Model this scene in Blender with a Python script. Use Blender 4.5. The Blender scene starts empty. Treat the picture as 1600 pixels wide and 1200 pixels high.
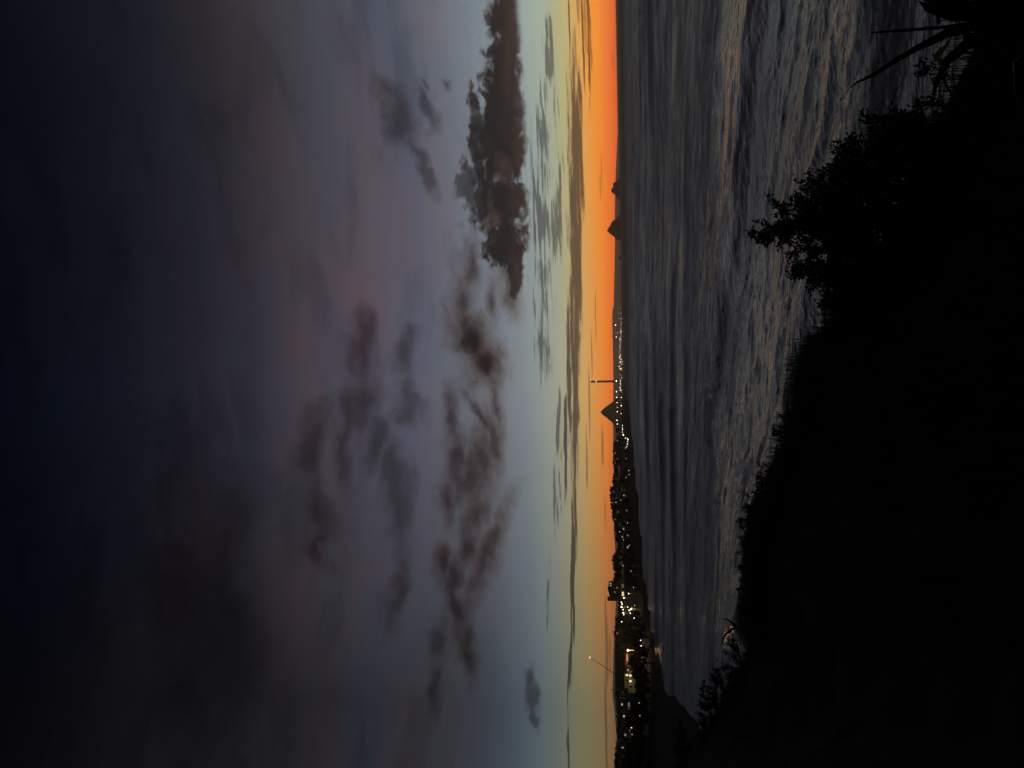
import bpy, bmesh, math, random
import numpy as np
from mathutils import Vector, Matrix

random.seed(7)
RNG = np.random.default_rng(11)
scene = bpy.context.scene
COL = scene.collection
R = math.radians

# ------------------------------------------------------------------ camera
# the picture was taken with the camera turned on its side: the top of the place is the left edge of the frame
EYE = Vector((0.0, 0.0, 12.0))
FPX = 1202.0                       # focal length in pixels of a 1600 x 1200 frame
PITCH, TILT = R(8.1), R(1.0)
_F = Vector((0, math.cos(PITCH), math.sin(PITCH)))
_U0 = Vector((0, -math.sin(PITCH), math.cos(PITCH)))
_R0 = Vector((1, 0, 0))
UP = _U0 * math.cos(TILT) + _R0 * math.sin(TILT)
RT = _R0 * math.cos(TILT) - _U0 * math.sin(TILT)
cam_data = bpy.data.cameras.new('camera')
cam = bpy.data.objects.new('camera', cam_data)
COL.objects.link(cam)
cam_data.sensor_fit = 'HORIZONTAL'
cam_data.sensor_width = 36.0
cam_data.lens = 36.0 * FPX / 1600.0
cam_data.clip_start = 0.05
cam_data.clip_end = 60000.0
_m = Matrix.Identity(4)
for i, v in enumerate((-UP, RT, -_F)):
    for k in range(3):
        _m[k][i] = v[k]
_m.translation = EYE
cam.matrix_world = _m
scene.camera = cam


def ray(px, py):
    """direction seen at a point of the 1600 x 1200 frame"""
    return (_F * FPX + RT * (600.0 - py) + UP * (800.0 - px)).normalized()


def azel(px, py):
    d = ray(px, py)
    return math.degrees(math.atan2(d.x, d.y)), math.degrees(math.asin(d.z))


def at(px, py, dist):
    """point at a horizontal distance from the eye"""
    d = ray(px, py)
    return EYE + d * (dist / math.hypot(d.x, d.y))


def lin(c):
    return tuple(((v / 255.0) / 12.92 if v <= 10 else ((v / 255.0 + 0.055) / 1.055) ** 2.4) for v in c)


# ------------------------------------------------------------------ picture settings
scene.render.engine = 'CYCLES'
vs = scene.view_settings
vs.view_transform = 'Standard'
vs.look = 'None'
vs.exposure = 0.0
vs.gamma = 1.0
vs.use_curve_mapping = False
scene.cycles.use_denoising = True
scene.cycles.denoiser = 'OPENIMAGEDENOISE'
scene.cycles.use_adaptive_sampling = True
scene.cycles.adaptive_threshold = 0.008
scene.cycles.adaptive_min_samples = 10
scene.cycles.max_bounces = 4
scene.cycles.diffuse_bounces = 2
scene.cycles.glossy_bounces = 2
scene.cycles.transmission_bounces = 2
scene.cycles.volume_bounces = 0
scene.cycles.transparent_max_bounces = 8
scene.cycles.caustics_reflective = False
scene.cycles.caustics_refractive = False

# ------------------------------------------------------------------ world: afterglow and clouds
SUN_AZ = 30.0                      # where the sun went down, degrees clockwise from +Y
world = bpy.data.worlds.new('World')
scene.world = world
world.use_nodes = True
NT = world.node_tree
NT.nodes.clear()


class G:
    """small helper to write node graphs"""

    def __init__(self, tree):
        self.t = tree

    def node(self, kind, **kw):
        n = self.t.nodes.new(kind)
        for k, v in kw.items():
            setattr(n, k, v)
        return n

    def put(self, sock, v):
        if hasattr(v, 'is_output') or hasattr(v, 'links'):
            self.t.links.new(v, sock)
        elif isinstance(v, (tuple, list)) and hasattr(sock.default_value, '__len__'):
            n = len(sock.default_value)
            sock.default_value = (tuple(v) + (1.0,) * n)[:n]
        else:
            sock.default_value = v

    def math(self, op, a, b=None, c=None, clamp=False):
        n = self.node('ShaderNodeMath', operation=op, use_clamp=clamp)
        for i, v in enumerate((a, b, c)):
            if v is not None:
                self.put(n.inputs[i], v)
        return n.outputs[0]

    def vmath(self, op, a, b=None):
        n = self.node('ShaderNodeVectorMath', operation=op)
        self.put(n.inputs[0], a)
        if b is not None:
            self.put(n.inputs[1], b)
        return n.outputs['Value'] if op in ('LENGTH', 'DOT_PRODUCT', 'DISTANCE') else n.outputs[0]

    def xyz(self, v):
        n = self.node('ShaderNodeSeparateXYZ')
        self.put(n.inputs[0], v)
        return n.outputs

    def comb(self, x, y, z=0.0):
        n = self.node('ShaderNodeCombineXYZ')
        for i, v in enumerate((x, y, z)):
            self.put(n.inputs[i], v)
        return n.outputs[0]

    def remap(self, v, a, b, c=0.0, d=1.0, smooth=True):
        n = self.node('ShaderNodeMapRange', interpolation_type='SMOOTHSTEP' if smooth else 'LINEAR')
        for i, x in enumerate((v, a, b, c, d)):
            self.put(n.inputs[i], x)
        return n.outputs[0]

    def noise(self, vec, scale, detail=5.0, rough=0.55, dist=0.0, lac=2.0, out=0):
        n = self.node('ShaderNodeTexNoise', noise_dimensions='3D')
        self.put(n.inputs['Vector'], vec)
        self.put(n.inputs['Scale'], scale)
        self.put(n.inputs['Detail'], detail)
        self.put(n.inputs['Roughness'], rough)
        self.put(n.inputs['Lacunarity'], lac)
        self.put(n.inputs['Distortion'], dist)
        return n.outputs[out]

    def mix(self, f, a, b, mode='MIX'):
        n = self.node('ShaderNodeMix', data_type='RGBA', blend_type=mode)
        self.put(n.inputs[0], f)
        self.put(n.inputs[6], a)
        self.put(n.inputs[7], b)
        return n.outputs[2]

    def ramp(self, f, stops, interp='LINEAR'):
        n = self.node('ShaderNodeValToRGB')
        cr = n.color_ramp
        cr.interpolation = interp
        while len(cr.elements) > 1:
            cr.elements.remove(cr.elements[0])
        for i, (p, c) in enumerate(stops):
            e = cr.elements[0] if i == 0 else cr.elements.new(p)
            e.position = p
            e.color = tuple(c) + (1.0,)
        self.put(n.inputs[0], f)
        return n.outputs[0]


g = G(NT)
dirn = g.node('ShaderNodeTexCoord').outputs['Generated']
dx, dy, dz = g.xyz(dirn)
az = g.math('MULTIPLY', g.math('ARCTAN2', dx, dy), 180 / math.pi)
el = g.math('MULTIPLY', g.math('ARCSINE', dz), 180 / math.pi)
away = g.math('ABSOLUTE', g.math('WRAP', g.math('SUBTRACT', az, SUN_AZ), 180.0, -180.0))
EL0, EL1 = -2.0, 60.0
elf = g.math('DIVIDE', g.math('SUBTRACT', el, EL0), EL1 - EL0, clamp=True)


HAZE = 5.5e-5                      # density of the low haze layer over the bay


def through_haze(e):
    """share of sky light that gets through the haze layer at elevation e"""
    return math.exp(-HAZE * min(16600.0, 268.0 / max(1e-4, math.sin(R(max(e, 0.01))))))


def sky_ramp(py, cols):
    st = []
    cols = list(cols)
    for (p0, c0), (p1, c1) in zip(cols[:9], cols[1:10]):      # more stops low down, where the haze matters
        cols.append(((p0 + p1) / 2, tuple((u + v) / 2 for u, v in zip(c0, c1))))
    for px, c in cols:
        e = azel(px, py)[1]
        k = through_haze(e)
        c = tuple(max(0.0, v - s_ * (1 - k) * math.exp(-max(e, 0.0) / 4.0)) / k for v, s_ in zip(lin(c), GLOW[py]))
        st.append((max(0.0, min(1.0, (e - EL0) / (EL1 - EL0))), c))
    st.sort(key=lambda s: s[0])
    return g.ramp(elf, st, 'LINEAR')


GLOW = {50: (0.20, 0.09, 0.055), 600: (0.18, 0.09, 0.055), 1130: (0.05, 0.035, 0.025)}    # what the haze itself adds
# the colours of the clear sky at three azimuths, by height
sky_r = sky_ramp(50, [(963, (214, 96, 32)), (958, (232, 104, 22)), (950, (238, 116, 22)), (938, (236, 132, 32)), (922, (234, 144, 54)),
                      (908, (220, 156, 78)), (892, (196, 165, 100)), (878, (176, 170, 120)), (860, (162, 166, 138)), (845, (156, 168, 152)),
                      (815, (145, 158, 154)), (780, (128, 142, 146)), (730, (112, 124, 134)), (680, (96, 103, 114)),
                      (620, (80, 84, 96)), (550, (74, 76, 86)), (480, (66, 66, 74)), (400, (56, 53, 58)), (320, (38, 38, 44)), (240, (26, 29, 38)),
                      (120, (14, 18, 28)), (0, (7, 9, 18))])
sky_c = sky_ramp(600, [(974, (214, 96, 36)), (958, (223, 105, 38)), (948, (222, 121, 48)), (932, (214, 138, 64)),
                       (914, (198, 154, 92)), (898, (178, 156, 110)), (880, (158, 156, 132)), (855, (142, 148, 142)),
                       (820, (124, 132, 137)), (780, (112, 118, 127)), (720, (96, 101, 113)), (660, (86, 88, 102)),
                       (600, (80, 80, 92)), (540, (74, 71, 82)), (480, (66, 62, 71)), (400, (46, 46, 57)), (300, (31, 31, 42)),
                       (200, (18, 21, 31)), (100, (10, 14, 24)), (0, (5, 8, 18))])
sky_l = sky_ramp(1130, [(980, (112, 78, 50)), (962, (114, 84, 54)), (948, (118, 92, 62)), (935, (116, 100, 68)), (918, (112, 106, 76)), (900, (106, 106, 84)),
                        (875, (94, 100, 94)), (845, (80, 92, 98)), (810, (66, 76, 86)), (760, (54, 59, 68)), (700, (48, 51, 57)),
                        (620, (43, 45, 51)), (560, (38, 41, 48)), (480, (34, 34, 37)), (400, (29, 29, 32)), (300, (24, 24, 27)),
                        (200, (16, 17, 21)), (100, (9, 10, 15)), (0, (4, 5, 10))])
sky_b = g.ramp(elf, [(0.0, lin((30, 34, 44))), (0.2, lin((34, 36, 46))), (0.5, lin((16, 18, 28))), (1.0, lin((5, 7, 14)))])
k_c = g.remap(away, 5.0, 30.0, smooth=False)
k_l = g.remap(away, 30.0, 53.0, smooth=False)
k_b = g.remap(away, 53.0, 130.0)
clear = g.mix(k_b, g.mix(k_l, g.mix(k_c, sky_r, sky_c), sky_l), sky_b)

# position on the sky in degrees, bent by noise so that cloud edges are ragged
pos = g.comb(az, el, 0.0)
fine = g.vmath('SUBTRACT', g.noise(g.vmath('MULTIPLY', pos, (0.30, 0.42, 1)), 1.0, 6.0, 0.62, out=1), (0.5, 0.5, 0.5))
broad = g.vmath('SUBTRACT', g.noise(g.vmath('MULTIPLY', pos, (0.09, 0.13, 1)), 1.0, 2.0, 0.5, out=1), (0.5, 0.5, 0.5))


def blobs(vec, items):
    """distance field of a set of soft ellipses given as (px, py, half length, half height, turn)"""
    out = swap = None
    for it in items:
        px, py, hl, hh = it[:4]
        reach = 1.6 * (hh + abs(math.sin(R(it[4] if len(it) > 4 else 0.0))) * hl) + 28
        if azel(px - reach, py)[1] < BAND[0] or azel(px + reach, py)[1] > BAND[1]:
            continue
        turn = it[4] if len(it) > 4 else 0.0
        a0, e0 = azel(px, py)
        ra = abs(azel(px, py - hl)[0] - azel(px, py + hl)[0]) / 2
        re = abs(azel(px - hh, py)[1] - azel(px + hh, py)[1]) / 2
        ct, st = math.cos(R(turn)), math.sin(R(turn))
        off = (-(a0 * ct + e0 * st) / ra, -(e0 * ct - a0 * st) / re, 0.0)
        if abs(turn) > 0.01:
            if swap is None:
                sx, sy, _ = g.xyz(vec)
                swap = g.comb(sy, sx)
            m0 = g.node('ShaderNodeVectorMath', operation='MULTIPLY_ADD')
            g.put(m0.inputs[0], swap)
            m0.inputs[1].default_value = (st / ra, -st / re, 0)
            m0.inputs[2].default_value = off
            off = m0.outputs[0]
        m = g.node('ShaderNodeVectorMath', operation='MULTIPLY_ADD')
        g.put(m.inputs[0], vec)
        m.inputs[1].default_value = (ct / ra, ct / re, 0)
        g.put(m.inputs[2], off)
        d = g.vmath('LENGTH', m.outputs[0])
        out = d if out is None else g.math('SMOOTH_MIN', out, d, 0.18)
    return out


def bent(fx, fy, bx=0.0, by=0.0, src=None, src2=None):
    v = g.vmath('ADD', pos, g.vmath('MULTIPLY', src or fine, (fx, fy, 0)))
    if bx or by:
        v = g.vmath('ADD', v, g.vmath('MULTIPLY', src2 or broad, (bx, by, 0)))
    return v


BAND = (-90.0, 90.0)


def cloudy(lo, hi):
    """the sky with its clouds for one band of elevation: only the clouds that reach into the band are worked out"""
    global BAND
    BAND = (lo, hi)
    sky = clear
    if hi > 7.0:
        # high thin veil: mauve and slate streaks across the upper sky, leaning with the wind
        vm = g.node('ShaderNodeMapping')
        g.put(vm.inputs['Vector'], pos)
        vm.inputs['Rotation'].default_value = (0, 0, R(-14))
        vm.inputs['Scale'].default_value = (0.06, 0.19, 1)
        veil = g.noise(vm.outputs[0], 1.0, 5.0, 0.58, 0.6)
        veil2 = g.noise(g.vmath('ADD', vm.outputs[0], (7.3, 2.1, 4.0)), 2.1, 5.0, 0.58, 0.4)
        high = g.remap(el, 7.0, 13.0)
        sky = g.mix(g.math('MULTIPLY', high, g.remap(veil, 0.42, 0.66, 0.0, 0.6)), sky, (1.34, 0.98, 0.92), 'MULTIPLY')
        sky = g.mix(g.math('MULTIPLY', high, g.remap(veil2, 0.47, 0.66, 0.0, 0.55)), sky, (0.62, 0.62, 0.66), 'MULTIPLY')

    def layer(vec, items, r0, r1, amount, col):
        nonlocal sky
        d = blobs(vec, items)
        if d is not None:
            sky = g.mix(g.remap(d, r0, r1, 0.0, amount), sky, col, 'MULTIPLY')
        return d
    if hi > 12.0:
        # pink lit and blue clear patches in the upper cloud deck
        layer(bent(6, 3, 8, 5), [(545, 470, 150, 26, 6), (470, 560, 90, 16, 10), (562, 880, 60, 14, 4), (545, 660, 40, 10), (430, 200, 130, 26, 14), (640, 430, 140, 14, 4)], 1.35, 0.3, 0.36, (1.26, 0.95, 0.92))
        layer(bent(5, 3, 6, 4), [(640, 260, 120, 16, 4), (655, 690, 200, 14), (585, 1000, 110, 22), (560, 1140, 80, 26), (590, 60, 70, 30)], 1.4, 0.4, 0.30, (0.86, 0.97, 1.22))
        # soft dark clouds high up
        puff = g.noise(g.vmath('MULTIPLY', pos, (0.16, 0.26, 1)), 1.0, 6.0, 0.58, 0.5)
        soft = blobs(bent(5.5, 3.5, 6, 3.5), [(592, 145, 39.6, 27.6, 20), (612, 185, 48.4, 25.3, 28), (655, 255, 66, 12.6, 22), (655, 160, 37.4, 13.8, 10),
                                            (565, 545, 66, 23, 6), (580, 630, 70.4, 29.9, -10), (548, 690, 88, 25.3, -4), (490, 800, 77, 39.1, 14), (478, 700, 66, 32.2, 0), (500, 850, 26.4, 23, 0),
                                            (635, 560, 37.4, 23, -10), (645, 635, 55, 23, 0), (628, 775, 110, 27.6, 0), (614, 910, 105.6, 19.5, 0), (658, 125, 13.2, 10.3), (690, 110, 12.1, 9.2), (600, 700, 55, 25.3, -20),
                                            (330, 960, 303.6, 115, 10), (688, 1000, 44, 19.5, 10), (690, 1075, 28.6, 16.1, 0)])
        if soft is not None:
            soft = g.math('ADD', soft, g.math('MULTIPLY', g.math('SUBTRACT', puff, 0.5), 1.6))
            sky = g.mix(g.remap(soft, 1.30, 0.0, 0.0, 0.92), sky, (0.42, 0.375, 0.36), 'MULTIPLY')
    if lo < 16 and hi > 7.0:
        # two sizes of billow break the edges of the middle clouds
        lump = g.noise(g.vmath('MULTIPLY', pos, (0.30, 0.45, 1)), 1.0, 4.0, 0.6, 0.6)
        fluff = g.noise(g.vmath('MULTIPLY', pos, (1.05, 1.5, 1)), 1.0, 4.0, 0.66, 0.5)
        wob = g.math('MULTIPLY_ADD', g.math('SUBTRACT', lump, 0.5), 1.5, g.math('MULTIPLY', g.math('SUBTRACT', fluff, 0.5), 1.0))
        # the torn middle layer: thin brownish shreds, thicker cores
        mid = blobs(bent(3.0, 2.0, 2.5, 1.2), [(734, 415, 70.6, 14.6, -10), (720, 475, 58.8, 26.4, -4), (735, 520, 58.8, 34.4, 10), (760, 572, 49.4, 39.6, 10), (768, 470, 30.6, 11.9), (798, 452, 47, 18.5, 10), (790, 415, 42.3, 15.9, -20),
                                             (704, 655, 51.8, 15.9, 0), (712, 715, 63.5, 21.2, 0), (752, 655, 63.5, 11.9, 28), (770, 690, 70.6, 18.5, 6), (738, 752, 65.8, 44.9, 0), (700, 790, 42.3, 18.5, 10), (746, 812, 49.4, 25.1, 0), (780, 640, 70.6, 13.2, 0), (752, 720, 70.6, 31.7, 0),
                                             (762, 872, 117.6, 18.5, -20), (742, 870, 35.3, 18.5, 0), (694, 888, 37.6, 17.1, 6), (712, 945, 77.6, 21.2, 18), (734, 1015, 54.1, 18.5, 14), (715, 905, 35.3, 21.2, 0)])
        if mid is not None:
            mid = g.math('ADD', mid, g.math('MULTIPLY', wob, 0.85))
            sky = g.mix(g.remap(mid, 1.45, 0.5, 0.0, 0.94), sky, g.mix(g.remap(mid, 0.8, 0.0), (0.70, 0.56, 0.51), (0.27, 0.18, 0.155)), 'MULTIPLY')
        puff_d = blobs(bent(2.2, 1.6), [(758, 566, 46, 31.2, 12), (735, 535, 39.1, 26.4, 16)])
        if puff_d is not None:
            puff_d = g.math('ADD', puff_d, g.math('MULTIPLY', wob, 0.55))
            sky = g.mix(g.remap(puff_d, 1.2, 0.35, 0.0, 0.92), sky, g.mix(g.remap(puff_d, 0.8, 0.1), (0.62, 0.52, 0.48), (0.22, 0.15, 0.13)), 'MULTIPLY')
        ltl = blobs(bent(2.4, 1.6), [(827, 1060, 26, 9, 0), (832, 1088, 30, 16, 0), (836, 1124, 24, 8, 14)])
        if ltl is not None:
            sky = g.mix(g.remap(g.math('ADD', ltl, g.math('MULTIPLY', wob, 0.8)), 1.25, 0.4, 0.0, 0.88), sky, (0.30, 0.30, 0.32), 'MULTIPLY')
        # the heavy bank with its level base
        bank_d = blobs(bent(3.0, 2.4, 3.0, 2.0), [(799, 40, 150, 35, 0), (793, 150, 120, 42, 0), (788, 245, 90, 48, 0), (779, 330, 78, 58, 0), (776, 392, 34, 40, 0), (742, 190, 76, 14, 0), (732, 300, 46, 15, 0), (806, 405, 60, 15, 0)])
        if bank_d is not None:
            base_el = azel(821, 200)[1]
            bel = g.math('ADD', el, g.math('MULTIPLY', g.math('SUBTRACT', fluff, 0.5), g.remap(az, 26.0, 22.0, 0.25, 1.6)))
            base = g.remap(bel, base_el - 0.28, base_el + 0.34)
            low = g.remap(g.math('ADD', el, g.math('MULTIPLY', g.math('SUBTRACT', lump, 0.5), 5.0)), base_el + 1.5, base_el - 0.6)
            core_col = g.mix(low, lin((30, 28, 30)), lin((56, 44, 42)))
            core_col = g.mix(g.remap(lump, 0.50, 0.66, 0.0, 0.6), core_col, lin((80, 68, 66)))
            # greyer shoulders towards the top
            top_ = g.remap(g.math('ADD', el, g.math('MULTIPLY', g.math('SUBTRACT', fluff, 0.5), 5.0)), base_el + 2.6, base_el + 5.2)
            core_col = g.mix(g.math('MULTIPLY', top_, 0.75), core_col, lin((72, 74, 79)))
            thin = g.math('ADD', bank_d, g.math('MULTIPLY', wob, 1.45))
            sky = g.mix(g.math('MULTIPLY', g.remap(thin, 1.12, 0.72), base), sky, g.mix(g.remap(thin, 1.0, 0.55), lin((92, 92, 95)), core_col))
    if lo < 9.0:
        # streaks: combed cloud low over the horizon
        streak = g.noise(g.vmath('MULTIPLY', pos, (0.20, 3.4, 1)), 1.0, 6.0, 0.64, 0.35)
        env = blobs(bent(6, 0.5, 8, 0.5), [(858, 110, 60, 9), (848, 215, 70, 17), (846, 320, 80, 18), (868, 365, 90, 11), (848, 440, 70, 20), (850, 535, 70, 13), (872, 690, 70, 7), (868, 775, 60, 6), (872, 250, 120, 7), (856, 900, 70, 4)])
        if env is not None:
            cden = g.remap(g.math('ADD', g.math('SUBTRACT', 1.0, env), g.math('MULTIPLY', g.math('SUBTRACT', streak, 0.5), 5.2)), 0.10, 0.80)
            cden = g.math('MULTIPLY', cden, g.remap(env, 1.8, 0.9, 0.0, 0.86))
            sky = g.mix(cden, sky, (0.22, 0.22, 0.25), 'MULTIPLY')
        line = blobs(bent(5, 0.32, 6, 0.22), [(901, 240, 140, 11), (899, 400, 170, 10), (898, 560, 160, 6.5), (889, 600, 120, 4), (898, 720, 140, 3), (895, 860, 140, 3.0), (892, 965, 90, 1.9), (889, 1040, 50, 1.0), (888, 1165, 60, 2.4), (910, 60, 90, 1.6), (919, 40, 110, 2.4), (923, 70, 40, 1.4), (889, 50, 60, 1.3), (884, 690, 60, 3)])
        if line is not None and lo < 0:
            lden = g.remap(g.math('ADD', line, g.math('MULTIPLY', g.math('SUBTRACT', streak, 0.5), 2.6)), 1.25, 0.65, 0.0, 0.93)
            sky = g.mix(lden, sky, g.mix(g.remap(streak, 0.48, 0.66, 0.0, 0.7), (0.11, 0.11, 0.17), (0.42, 0.29, 0.28)), 'MULTIPLY')
        if lo < 0:
            layer(bent(4, 0.16, 4, 0.12), [(947, 1130, 120, 1.9), (948, 1010, 60, 2.6), (946, 960, 50, 1.4), (953, 1020, 30, 1.2), (931, 500, 40, 1.0), (925, 560, 40, 1.2), (921, 630, 60, 1.6), (917, 720, 50, 1.8), (941, 690, 36, 2.0), (945, 800, 26, 1.0),
                                           (940, 260, 40, 0.9), (958, 100, 24, 1.2), (938, 290, 30, 1.0), (914, 40, 50, 2.4), (903, 20, 40, 3)], 1.25, 0.5, 0.66, (0.22, 0.24, 0.30))
    return sky


nish = g.node('ShaderNodeTexSky', sky_type='NISHITA')
nish.sun_disc = False
nish.sun_elevation = R(-4.0)
nish.sun_rotation = R(SUN_AZ)
nish.altitude = 10.0


def backdrop(col):
    n = g.node('ShaderNodeBackground')
    g.put(n.inputs['Color'], col)
    n.inputs['Strength'].default_value = 1.0
    return n.outputs[0]


def choose(f, a_, b_):
    n = g.node('ShaderNodeMixShader')
    g.put(n.inputs[0], f)
    NT.links.new(a_, n.inputs[1])
    NT.links.new(b_, n.inputs[2])
    return n.outputs[0]


E1, E2 = 5.3, 14.0
low_sky = backdrop(cloudy(-5.0, E1))
mid_sky = backdrop(cloudy(E1, E2))
high_sky = backdrop(g.mix(0.004, cloudy(E2, 90.0), nish.outputs[0], 'ADD'))
# below the horizon line the world is as dark as the land and sea in front of it
under = backdrop(lin((20, 16, 16)))
sky_out = choose(g.math('GREATER_THAN', el, E1), low_sky, choose(g.math('GREATER_THAN', el, E2), mid_sky, high_sky))
sky_out = choose(g.math('GREATER_THAN', el, -0.8), under, sky_out)
wo = g.node('ShaderNodeOutputWorld')
NT.links.new(sky_out, wo.inputs[0])
world.cycles.sampling_method = 'MANUAL'
world.cycles.sample_map_resolution = 512

# faint, very broad lamp added on the sunset side to lift the foam
fill_d = bpy.data.lights.new('sun', 'SUN')
fill_d.energy = 0.05
fill_d.color = (0.95, 0.95, 1.0)
fill_d.angle = R(70.0)
sun = bpy.data.objects.new('sun', fill_d)
COL.objects.link(sun)
_sd = Vector((math.sin(R(SUN_AZ)) * math.cos(R(16.0)), math.cos(R(SUN_AZ)) * math.cos(R(16.0)), math.sin(R(16.0))))
sun.rotation_euler = _sd.to_track_quat('Z', 'Y').to_euler()

# ------------------------------------------------------------------ helpers for meshes and materials


def vnoise(x, y, seed=0):
    """smooth lattice noise in -1..1"""
    xi, yi = np.floor(x).astype(np.int64), np.floor(y).astype(np.int64)
    xf, yf = x - xi, y - yi
    u, v = xf * xf * xf * (xf * (xf * 6 - 15) + 10), yf * yf * yf * (yf * (yf * 6 - 15) + 10)

    def grad(ix, iy, fx, fy):
        h = (ix * 374761393 + iy * 668265263 + seed * 1442695041) & 0xFFFFFFFF
        h = ((h ^ (h >> 13)) * 1274126177) & 0xFFFFFFFF
        a = ((h ^ (h >> 16)) & 0xFFFF) / 65536.0 * 2 * np.pi
        return np.cos(a) * fx + np.sin(a) * fy
    n00, n10 = grad(xi, yi, xf, yf), grad(xi + 1, yi, xf - 1, yf)
    n01, n11 = grad(xi, yi + 1, xf, yf - 1), grad(xi + 1, yi + 1, xf - 1, yf - 1)
    return 1.5 * ((n00 * (1 - u) + n10 * u) * (1 - v) + (n01 * (1 - u) + n11 * u) * v)


def fbm(x, y, octs=4, seed=0, gain=0.5):
    s, a = 0.0, 1.0
    for i in range(octs):
        s = s + a * vnoise(x * 2 ** i, y * 2 ** i, seed + i * 17)
        a *= gain
    return s


def sstep(a, b, x):
    t = np.clip((x - a) / (b - a), 0, 1)
    return t * t * (3 - 2 * t)


def mesh_np(name, verts, faces, mat=None, smooth=False, parent=None, attrs=None):
    """verts (n,3), faces (m,k) arrays -> linked object"""
    verts = np.asarray(verts, dtype=np.float32)
    faces = np.asarray(faces, dtype=np.int32)
    me = bpy.data.meshes.new(name)
    n, (m, k) = len(verts), faces.shape
    me.vertices.add(n)
    me.vertices.foreach_set('co', verts.ravel())
    me.loops.add(m * k)
    me.loops.foreach_set('vertex_index', faces.ravel())
    me.polygons.add(m)
    me.polygons.foreach_set('loop_start', np.arange(0, m * k, k, dtype=np.int32))
    me.polygons.foreach_set('loop_total', np.full(m, k, dtype=np.int32))
    if smooth:
        me.polygons.foreach_set('use_smooth', np.ones(m, dtype=bool))
    me.update(calc_edges=True)
    for an, av in (attrs or {}).items():
        at_ = me.attributes.new(an, 'FLOAT', 'POINT')
        at_.data.foreach_set('value', np.asarray(av, dtype=np.float32).ravel())
    o = bpy.data.objects.new(name, me)
    COL.objects.link(o)
    if mat:
        me.materials.append(mat)
    if parent:
        o.parent = parent
    return o


def grid_faces(nr, nc):
    i = np.arange((nr - 1) * (nc - 1))
    r, c = i // (nc - 1), i % (nc - 1)
    a = r * nc + c
    return np.stack([a, a + 1, a + nc + 1, a + nc], axis=1)


class MB:
    """collects boxes, prisms, tubes and quads into one mesh"""

    def __init__(self):
        self.v, self.f = [], []

    def add(self, v, f):
        b = len(self.v)
        self.v += [tuple(p) for p in v]
        self.f += [tuple(b + i for i in q) for q in f]
        return self

    def box(self, c, s, rz=0.0):
        x, y, z = s[0] / 2, s[1] / 2, s[2] / 2
        ca, sa = math.cos(rz), math.sin(rz)
        v = []
        for dz_ in (-z, z):
            for ax, ay in ((-x, -y), (x, -y), (x, y), (-x, y)):
                v.append((c[0] + ax * ca - ay * sa, c[1] + ax * sa + ay * ca, c[2] + dz_))
        return self.add(v, [(3, 2, 1, 0), (4, 5, 6, 7), (0, 1, 5, 4), (1, 2, 6, 5), (2, 3, 7, 6), (3, 0, 4, 7)])

    def tube(self, pts, rad, n=8, caps=True):
        pts = [Vector(p) for p in pts]
        rads = rad if isinstance(rad, (list, tuple)) else [rad] * len(pts)
        v, f = [], []
        for i, p in enumerate(pts):
            t = (pts[min(i + 1, len(pts) - 1)] - pts[max(i - 1, 0)]).normalized()
            a = t.orthogonal().normalized() if i == 0 else (a - t * a.dot(t)).normalized()
            b = t.cross(a)
            for k in range(n):
                w = 2 * math.pi * k / n
                v.append(p + (a * math.cos(w) + b * math.sin(w)) * rads[i])
        for i in range(len(pts) - 1):
            for k in range(n):
                f.append((i * n + k, i * n + (k + 1) % n, (i + 1) * n + (k + 1) % n, (i + 1) * n + k))
        if caps:
            f.append(tuple(range(n - 1, -1, -1)))
            f.append(tuple((len(pts) - 1) * n + k for k in range(n)))
        return self.add(v, f)

    def ball(self, c, r, nu=8, nv=5, squash=1.0):
        v, f = [], []
        for j in range(1, nv):
            t = math.pi * j / nv
            for i in range(nu):
                w = 2 * math.pi * i / nu
                v.append((c[0] + r * math.sin(t) * math.cos(w), c[1] + r * math.sin(t) * math.sin(w), c[2] + r * squash * math.cos(t)))
        v += [(c[0], c[1], c[2] + r * squash), (c[0], c[1], c[2] - r * squash)]
        top, bot = len(v) - 2, len(v) - 1
        for j in range(nv - 2):
            for i in range(nu):
                f.append((j * nu + i, (j + 1) * nu + i, (j + 1) * nu + (i + 1) % nu, j * nu + (i + 1) % nu))
        for i in range(nu):
            f.append((top, i, (i + 1) % nu))
            f.append((bot, (nv - 2) * nu + (i + 1) % nu, (nv - 2) * nu + i))
        return self.add(v, f)

    def build(self, name, mat=None, parent=None, smooth=False):
        me = bpy.data.meshes.new(name)
        me.from_pydata(self.v, [], self.f)
        if smooth:
            me.polygons.foreach_set('use_smooth', [True] * len(me.polygons))
        me.update()
        o = bpy.data.objects.new(name, me)
        COL.objects.link(o)
        if mat:
            me.materials.append(mat)
        if parent:
            o.parent = parent
        return o


def tag(o, label=None, cat=None, group=None, kind=None):
    for k, v in (('label', label), ('category', cat), ('group', group), ('kind', kind)):
        if v:
            o[k] = v
    return o


def empty(name, loc=(0, 0, 0), rz=0.0):
    o = bpy.data.objects.new(name, None)
    COL.objects.link(o)
    o.location = loc
    o.rotation_euler = (0, 0, rz)
    return o


def copy_tree(o, parent=None):
    c = o.copy()
    COL.objects.link(c)
    c.parent = parent
    for ch in list(o.children):
        copy_tree(ch, c)
    return c


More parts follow.
